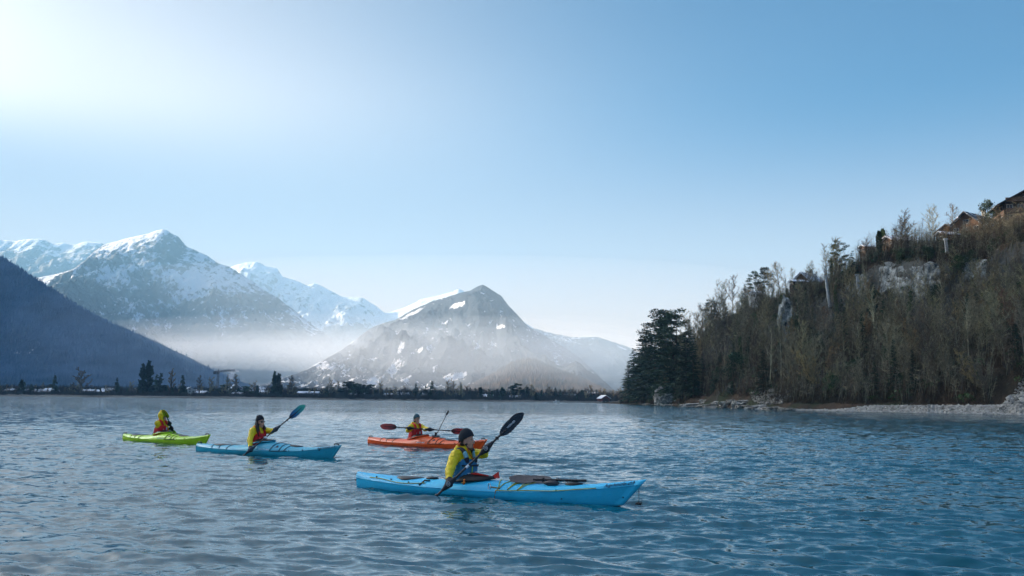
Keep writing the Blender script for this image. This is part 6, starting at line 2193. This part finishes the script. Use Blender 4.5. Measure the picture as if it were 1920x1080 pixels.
def paddler(label, kay, seat, twist, head_yaw, hands, shaft, vest, hat, mitt, opts):
    """everything below is in the kayak's own frame: x to the bow, y to port"""
    inv = kay.matrix_world.inverted()
    loc = lambda w: inv @ Vector(w)
    root = empty('person', mat=kay.matrix_world @ Matrix.Translation((seat, 0, .05)))
    tag(root, label, 'person')
    off = Vector((seat, 0, .05))
    hands = [loc(h) - off for h in hands]                       # right, left
    sd = (loc(shaft[1]) - loc(shaft[0])).normalized()
    T = Matrix.Rotation(twist, 3, 'Z'); lean = opts.get('lean', .04)
    tf = lambda x, y, z: T @ Vector((x, y, z)) + Vector((lean * z, opts.get('side', 0) * z, 0))
    sh = [tf(0, -.185, .56), tf(0, .185, .56)]
    hint = opts.get('hint', [Vector((-.3, -.6, -1)), Vector((.1, .7, -1))])
    el = [ik(sh[i], hands[i], .30, .27, hint[i]) for i in (0, 1)]
    for i in (0, 1):
        if (hands[i] - sh[i]).length > .56:
            pass
    hc = tf(.03, 0, .765)
    HR = Matrix.Rotation(head_yaw, 3, 'Z') @ Matrix.Rotation(opts.get('nod', 0), 3, 'Y')
    hf = lambda x, y, z: hc + HR @ Vector((x * 1.06, y * 1.04, z * 1.2))
    hr3 = lambda r: (r[0] * 1.06, r[1] * 1.04, r[2] * 1.2)
    female = opts.get('female', False)
    hs = .95 if female else 1.0

    def body(bm):
        add_ell(bm, tf(0, 0, .10), (.12, .165, .12), T); add_ell(bm, tf(0, 0, .27), (.105, .14, .16), T); add_ell(bm, tf(0, 0, .44), (.11, .165, .16), T)
        for s in (-1, 1):
            add_caps(bm, (0.02, .09 * s, .02), (.42, .13 * s, .04), .08, .06)
            add_caps(bm, (.42, .13 * s, .04), (.80, .08 * s, .0), .055, .045)
        for i in (0, 1):
            add_caps(bm, tf(0, 0, .55), sh[i], .06, .055); add_caps(bm, sh[i], el[i], .052, .042); add_caps(bm, el[i], hands[i], .042, .03)
            # fist closed round the shaft: four fingers and a thumb
            ax = sd; fw = (hands[i] - el[i]).normalized(); up = ax.cross(fw).normalized()
            add_ell(bm, hands[i], (.042, .03, .042))
            for k in range(4):
                c = hands[i] + ax * (.03 - .02 * k); rr = (.0095, .010, .0095, .008)[k]
                add_caps(bm, c + fw * .02 + up * .022, c + fw * .045, rr, rr); add_caps(bm, c + fw * .045, c + fw * .025 - up * .024, rr, rr * .85)
            add_caps(bm, hands[i] + ax * .04, hands[i] + ax * .05 + fw * .035, .012, .010)
        add_caps(bm, tf(-.005, 0, .56), hf(-.02, 0, -.07), .058, .054)
        add_ell(bm, hf(-.008, 0, .025), hr3((.098 * hs, .077 * hs, .098 * hs)), HR)
        add_ell(bm, hf(.028, 0, -.045), hr3((.068 * hs, .058 * hs, .078 * hs)), HR)
        add_ell(bm, hf(.062, 0, -.098), hr3((.026, .030, .020)), HR)
        add_caps(bm, hf(.088, 0, .018), hf(.113, 0, -.022), .009, .0145)
        add_ell(bm, hf(.080, 0, .030), hr3((.018, .048, .011)), HR)
        add_ell(bm, hf(.088, 0, -.060), hr3((.014, .024, .007)), HR); add_ell(bm, hf(.086, 0, -.072), hr3((.013, .022, .007)), HR)
        for s in (-1, 1):
            add_ell(bm, hf(.065, .036 * s, -.025), hr3((.025, .022, .022)), HR)
            add_ell(bm, hf(-.005, .079 * s, -.015), hr3((.020, .010, .032)), HR)
    link_mesh('body', blob('body', body, .009 if opts['kind'] == 'man' else .012, 2), SKIN, root)

    def jacket(bm):
        add_ell(bm, tf(0, 0, .14), (.135, .185, .14), T); add_ell(bm, tf(-.005, 0, .30), (.13, .175, .17), T); add_ell(bm, tf(0, 0, .44), (.135, .20, .165), T)
        for i in (0, 1):
            s = (-1, 1)[i]
            add_caps(bm, tf(0, .05 * s, .565), sh[i], .072, .080); add_caps(bm, sh[i], el[i], .082, .066)
            w = el[i].lerp(hands[i], .80)
            add_caps(bm, el[i], w, .066, .046)
            # bunched cloth at the elbow
            add_ell(bm, el[i] + Vector((0, 0, -.01)), (.07, .07, .062))
        add_caps(bm, tf(-.005, 0, .58), tf(.015, 0, .665), .085, .073)
        if opts.get('hood') == 'down':
            add_ell(bm, tf(-.10, 0, .625), (.075, .125, .055), T); add_ell(bm, tf(-.075, -.07, .66), (.05, .05, .04), T); add_ell(bm, tf(-.075, .07, .66), (.05, .05, .04), T)
        if opts.get('hood') == 'up':
            add_ell(bm, hf(-.03, 0, .03), hr3((.118, .105, .128)), HR); add_ell(bm, hf(-.03, 0, -.07), hr3((.09, .09, .08)), HR); add_ell(bm, hf(-.05, 0, .10), hr3((.06, .05, .07)), HR)
    j = link_mesh('dry_top', blob('dry_top', jacket, .011, 3, .0085 if not female else .007, 12, seat * 10), JACK, root)
    # collar lining
    ring = [tf(.02 + .072 * math.cos(t), .070 * math.sin(t), .712 + .012 * math.cos(t)) for t in np.linspace(0, 2 * math.pi, 24, endpoint=False)]
    tube(ring, .012, 6, 'collar', NAVY if opts.get('hood') else NAVY, j, closed=True)

    # life vest
    def vestb(bm):
        rows = []
        for z, rx, ry, xo in ((.06, .155, .19, 0), (.10, .175, .208, 0), (.20, .182, .214, 0), (.30, .185, .212, .002), (.38, .183, .200, .004), (.45, .172, .172, .006), (.49, .150, .140, .006)):
            row = []
            for t in np.linspace(0, 2 * math.pi, 40, endpoint=False):
                c, s = math.cos(t), math.sin(t)
                row.append(tuple(tf(xo + rx * math.copysign(abs(c) ** .8, c), ry * math.copysign(abs(s) ** .8, s), z)))
            rows.append(row)
        b2 = loft(rows, True, True); me_ = bpy.data.meshes.new('t'); b2.to_mesh(me_); b2.free(); bm.from_mesh(me_); bpy.data.meshes.remove(me_)
        for s in (-1, 1):
            add_caps(bm, tf(.13, .085 * s, .30), tf(.125, .085 * s, .44), .055, .045)      # front foam panels
            add_caps(bm, tf(.14, .075 * s, .14), tf(.15, .08 * s, .26), .055, .05)
    v_ = link_mesh('life_vest', blob('life_vest', vestb, .010, 3, .0035, 18, 3), vest, root)
    # shoulder straps with coloured segments
    for s in (-1, 1):
        path = [tf(.165, .085 * s, .44), tf(.150, .088 * s, .52), tf(.105, .095 * s, .60), tf(.04, .10 * s, .648), tf(-.03, .10 * s, .650), tf(-.10, .095 * s, .60), tf(-.145, .085 * s, .50)]
        up = [tf(.35, .085 * s, .55), tf(.33, .088 * s, .62), tf(.25, .095 * s, .78), tf(.08, .10 * s, .90), tf(-.08, .10 * s, .90), tf(-.25, .095 * s, .75), tf(-.35, .085 * s, .55)]
        n_seg = 5
        def pt(f):
            q = f * (len(path) - 1); i = min(int(q), len(path) - 2); t = q - i
            return path[i].lerp(path[i + 1], t), (up[i].lerp(up[i + 1], t) - path[i].lerp(path[i + 1], t)).normalized()
        segs = [(0, .16, opts['strap'][0]), (.16, .34, opts['strap'][1]), (.34, .52, opts['strap'][2]), (.52, 1.0, opts['strap'][0])]
        for f0, f1, m_ in segs:
            rows = []
            for f in np.linspace(f0, f1 - .004, 6):
                p, u = pt(float(f)); d = (pt(min(1, float(f) + .02))[0] - pt(max(0, float(f) - .02))[0]).normalized(); w = u.cross(d).normalized() * .028
                h_ = u * .020
                rows.append([tuple(p - w - u * .03), tuple(p + w - u * .03), tuple(p + w + h_ * .8), tuple(p + h_ * 1.1), tuple(p - w + h_ * .8)])
            bm_obj('strap', loft(rows, True, True), m_, v_, True)

    def front(y, z, out=.0):
        """a point on the front of the vest"""
        c = math.sqrt(max(0, 1 - min(1, abs(y) / .205) ** 2.2))
        return tf(.187 * c ** .85 + .014 * (abs(y) > .02) + out, y, z)

    def stripe(pts, w, m_, nm):
        rows = []
        for (y, z) in pts:
            a_ = front(y, z, .008); rows.append([tuple(a_ + T @ Vector((0, -w, 0))), tuple(a_ + T @ Vector((.008, 0, 0))), tuple(a_ + T @ Vector((0, w, 0))), tuple(a_ - T @ Vector((.02, 0, 0)))])
        return bm_obj(nm, loft(rows, True, True), m_, v_)

    def patch(y0, y1, z0, z1, m_, nm, out=.010):
        rows = []
        for z in (z0, (z0 + z1) / 2, z1):
            ys = np.linspace(y0, y1, 5)
            rows.append([tuple(front(float(y), z, out + .006)) for y in ys] + [tuple(front(float(y), z, out - .03)) for y in ys[::-1]])
        return bm_obj(nm, loft(rows, True, True), m_, v_)
    if opts['kind'] == 'man':
        stripe([(.0, .10), (.0, .2), (.0, .30), (.005, .41)], .008, LIME, 'zip')
        stripe([(-.17, .12), (-.14, .17), (-.10, .22)], .008, LIME, 'pocket_zip')
        patch(-.085, -.045, .21, .29, REFL, 'reflective_patch'); patch(.055, .12, .21, .31, REFL, 'reflective_patch')
        patch(-.16, .15, .385, .410, NAVY, 'chest_strap', .012); patch(-.14, -.02, .12, .20, NAVY, 'pocket', .008)
        patch(.03, .17, .09, .19, VBLUE, 'pocket', .016); patch(-.18, .18, .065, .085, NAVY, 'waist_strap', .012)
        tube([front(.02, .46, .02), tf(.12, .0, .56), tf(.085, -.03, .66)], .008, 6, 'hood_cord', ORNG, j)
        tube([tf(-.04, -.09, .70), tf(-.10, -.085, .675), tf(-.135, 0, .67), tf(-.10, .085, .675)], .020, 8, 'hood_lining', ORNG, j)
        # small dark emblem on the upper sleeve
        c = sh[0] + Vector((.015, -.083, -.06))
        tube([c + Vector((-.02, 0, .02)), c + Vector((.01, -.002, .01)), c + Vector((.012, -.004, -.015)), c + Vector((-.01, -.006, -.035))], [.004, .007, .006, .003], 6, 'sleeve_emblem', NAVY, j)
        tube([sh[0] + Vector((-.05, -.07, .02)), sh[0] + Vector((.01, -.088, -.005)), sh[0] + Vector((.03, -.08, -.012))], .004, 5, 'sleeve_stripe', ORNG, j)
    else:
        stripe([(.0, .10), (.0, .2), (.0, .30), (.0, .40)], .005, NAVY, 'zip')
        stripe([(-.10, .10), (-.09, .2), (-.075, .30), (-.085, .38)], .0035, REFL, 'piping'); stripe([(.10, .10), (.09, .2), (.08, .30)], .0035, REFL, 'piping')
        patch(-.17, .17, .065, .085, NAVY, 'waist_strap', .012)
        patch(.02, .045, .30, .42, REFL, 'whistle_strap', .012)
    # mitts closed over hand and shaft
    for i in (0, 1):
        h = hands[i]; w = el[i].lerp(h, .72)
        def mt(bm):
            add_caps(bm, w, h, .052, .056)
            add_ell(bm, h, (.062, .062, .062)); add_caps(bm, h - sd * .13, h, .024, .058); add_caps(bm, h + sd * .13, h, .024, .056)
            add_caps(bm, h, h + sd * .045 + (h - el[i]).normalized() * .05, .035, .022)
        m_o = link_mesh('mitt', blob('mitt', mt, .009, 3, .002, 20), mitt, root)
        if opts['kind'] == 'man':
            cd = (inv.to_3x3() @ Vector((-.1, -1, .1))).normalized()
            uu = cd.cross(Vector((0, 0, 1))).normalized(); vv = uu.cross(cd)
            c = h + cd * .064
            ringp = [c + uu * .026 * math.cos(t) + vv * .032 * math.sin(t) for t in np.linspace(0, 2 * math.pi, 18, endpoint=False)]
            tube(ringp, .0045, 5, 'emblem_ring', REFL, m_o, closed=True)
            for q0, q1 in (((-.010, -.016), (-.010, .016)), ((-.010, .016), (.010, -.016)), ((.010, -.016), (.010, .016))):
                tube([c + uu * q0[0] * -1 + vv * q0[1] + cd * .002, c + uu * q1[0] * -1 + vv * q1[1] + cd * .002], .0035, 4, 'emblem_letter', REFL, m_o)

    # head gear
    if hat is not None:
        bm = bmesh.new(); bmesh.ops.create_uvsphere(bm, u_segments=32, v_segments=20, radius=1)
        for v in bm.verts:
            c = v.co; v.co = Vector((c.x * .112 * hs, c.y * .093 * hs, c.z * .125 * hs if c.z > 0 else c.z * .11))
        tilt = opts.get('hat_tilt', .45)
        bmesh.ops.delete(bm, geom=[v for v in bm.verts if v.co.z < -.030 + tilt * (v.co.x + .02)], context='VERTS')
        bmesh.ops.solidify(bm, geom=bm.faces[:], thickness=-.007)
        me = bpy.data.meshes.new('beanie'); bm.to_mesh(me); bm.free()
        for v in me.vertices:
            v.co = hf(v.co.x - .012, v.co.y, v.co.z + .035)
        ht = link_mesh('beanie', me, hat, root, True)
        # turned up cuff
        rng_ = []
        for t in np.linspace(0, 2 * math.pi, 40, endpoint=False):
            x, y = .109 * hs * math.cos(t), .091 * hs * math.sin(t)
            rng_.append(hf(x - .012, y, -.028 + tilt * (x + .02) + .050))
        tube(rng_, .011, 8, 'cuff', hat, ht, closed=True)
        if opts.get('pom'):
            def pm(bm): add_ell(bm, hf(-.095, .01, .115), (.036, .036, .034)); add_ell(bm, hf(-.07, 0, .11), (.03, .03, .03))
            link_mesh('pompom', blob('pompom', pm, .008, 1, .006, 60), hat, ht)
    if opts.get('hair'):
        def hr(bm):
            for s in (-1, 1):
                pts = [hf(-.03, .075 * s, .0), hf(-.005, .092 * s, -.07), tf(.07, .10 * s, .63), tf(.13, .105 * s, .52), tf(.16, .10 * s, .42)]
                for a_, b_, r0, r1 in zip(pts[:-1], pts[1:], (.035, .045, .046, .036), (.045, .046, .036, .016)): add_caps(bm, a_, b_, r0, r1)
            add_caps(bm, hf(-.07, 0, .0), tf(-.09, 0, .62), .07, .07)
        link_mesh('hair', blob('hair', hr, .009, 2, .006, 34), HAIRM, root)
    elif hat is not None:
        def hr(bm):
            for s in (-1, 1): add_ell(bm, hf(-.035, .066 * s, -.02), hr3((.04, .018, .045)), HR)
            add_ell(bm, hf(-.07, 0, -.03), hr3((.035, .05, .045)), HR)
        link_mesh('hair', blob('hair', hr, .007, 2, .002, 60), HAIRM, root)
    if opts.get('hood') == 'up':
        ringh = [hf(.062 + .02 * math.cos(t), .072 * math.sin(t), .010 + .098 * math.cos(t)) for t in np.linspace(0, 2 * math.pi, 26, endpoint=False)]
        tube(ringh, .014, 6, 'hood_edge', NAVY, j, closed=True)
        def hr(bm): add_ell(bm, hf(.045, 0, .05), hr3((.05, .07, .05)), HR)
        link_mesh('hair', blob('hair', hr, .008, 2, .003, 50), HAIRM, root)
    # face
    if opts.get('glasses'):
        for s in (-1, 1):
            def gl(bm, s=s): add_ell(bm, hf(.092, .034 * s, .012), hr3((.012, .030, .020)), HR)
            link_mesh('lens', blob('lens', gl, .004, 1), GLAS, root)
            tube([hf(.088, .060 * s, .018), hf(.04, .080 * s, .016), hf(-.01, .083 * s, .005)], .004, 5, 'temple', GLAS, root)
        tube([hf(.098, -.012, .016), hf(.102, 0, .018), hf(.098, .012, .016)], .004, 5, 'bridge', GLAS, root)
    else:
        for s in (-1, 1):
            bm = bmesh.new(); add_ell(bm, hf(.083, .030 * s, .010), hr3((.009, .011, .008)), HR); bm_obj('eye', bm, simple_mat('eye', (.5, .5, .5), .2), root, True)
            bm = bmesh.new(); add_ell(bm, hf(.0905, .0305 * s, .010), hr3((.0035, .006, .006)), HR); bm_obj('iris', bm, M_BLK, root, True)
            tube([hf(.095, .014 * s, .027), hf(.094, .030 * s, .032), hf(.083, .048 * s, .027)], [.003, .0045, .003], 5, 'eyebrow', HAIRM, root)
    tube([hf(.092, -.022, -.066), hf(.102, 0, -.065), hf(.092, .022, -.066)], [.003, .0045, .003], 6, 'lips', simple_mat('lips', (.30, .09, .07), .5), root)
    if opts.get('beard'):
        def bd(bm):
            add_ell(bm, hf(.064, 0, -.094), hr3((.028, .034, .024)), HR)
            for s in (-1, 1): add_caps(bm, hf(.055, .028 * s, -.095), hf(.005, .060 * s, -.045), .016, .010)
            add_caps(bm, hf(.094, -.018, -.048), hf(.094, .018, -.048), .008, .008)
        link_mesh('beard', blob('beard', bd, .006, 2, .0015, 90), BEARD, root)
    return root


def shaft_pt(i, px):
    """point of paddle i seen in column px"""
    A, B = PD[i]
    best = min(range(401), key=lambda k: abs(float(project(*(A.lerp(B, k / 400)))[0]) - px))
    return A.lerp(B, best / 400)


fw = lambda k: (k.matrix_world.to_3x3() @ Vector((1, 0, 0)))
def yaw_to(k, wx, wy):
    f_ = fw(k); return math.atan2(wy, wx) - math.atan2(f_.y, f_.x)


paddler('man in dark beanie, yellow dry top and blue life vest paddling the nearest kayak', k1, -.30, R(-16), yaw_to(k1, .93, -.36), [shaft_pt(1, 842), shaft_pt(1, 912)], PD[1],
        VBLUE, HATD, MITT, dict(kind='man', strap=[NAVY, PALEB, NAVY], hood='down', beard=True, lean=.06, hint=[Vector((-1, -.2, -.4)), Vector((.25, .9, -.9))]))
paddler('woman in sunglasses, dark bobble hat, yellow dry top and red life vest', k2, -.14, R(-12), yaw_to(k2, .86, -.5), [shaft_pt(2, 470), shaft_pt(2, 517)], PD[2],
        VRED, HATD, MITTG, dict(kind='woman', strap=[VRED, VRED, VRED], hood='down', female=True, hair=True, glasses=True, pom=True, lean=.05, hint=[Vector((-1, -.5, -.3)), Vector((.2, .9, -1))]))
paddler('paddler in grey beanie and red life vest holding a level paddle in the orange kayak', k3, -.28, R(-12), yaw_to(k3, .6, -.8), [shaft_pt(3, 768), shaft_pt(3, 806)], PD[3],
        VRED, HATT, MITT, dict(kind='woman', strap=[VRED, VRED, VRED], hood='down', female=True, lean=.05, hint=[Vector((-.6, -.4, -1)), Vector((.1, .6, -1))]))
paddler('hooded paddler in yellow dry top half hidden behind a raised yellow green blade', k4, -.14, R(10), yaw_to(k4, .95, -.1), [shaft_pt(4, 318), shaft_pt(4, 321.5)], PD[4],
        VRED, None, MITT, dict(kind='woman', strap=[VRED, VRED, VRED], hood='up', female=True, lean=.10, hint=[Vector((-.6, -.6, -1)), Vector((-.1, .6, -1))]))

bpy.data.scenes.remove(TMP)

# ------------------------------------------------------------------ look-alikes get told apart by their order in the view
bpy.context.view_layer.update()
_by = {}
for o in COL.objects:
    if o.parent is None and 'label' in o.keys(): _by.setdefault(o['label'], []).append(o)
_ord = ['first', 'second', 'third', 'fourth', 'fifth', 'sixth', 'seventh', 'eighth', 'ninth']
for lab, os_ in _by.items():
    if len(os_) < 2 or lab.startswith('pale bank'): continue
    os_.sort(key=lambda o: float(project(*o.matrix_world.translation)[0]))
    for i, o in enumerate(os_):
        o['label'] = lab + (', left one' if i == 0 else ', right one') if len(os_) == 2 else lab + ', ' + _ord[min(i, 8)] + ' from left'
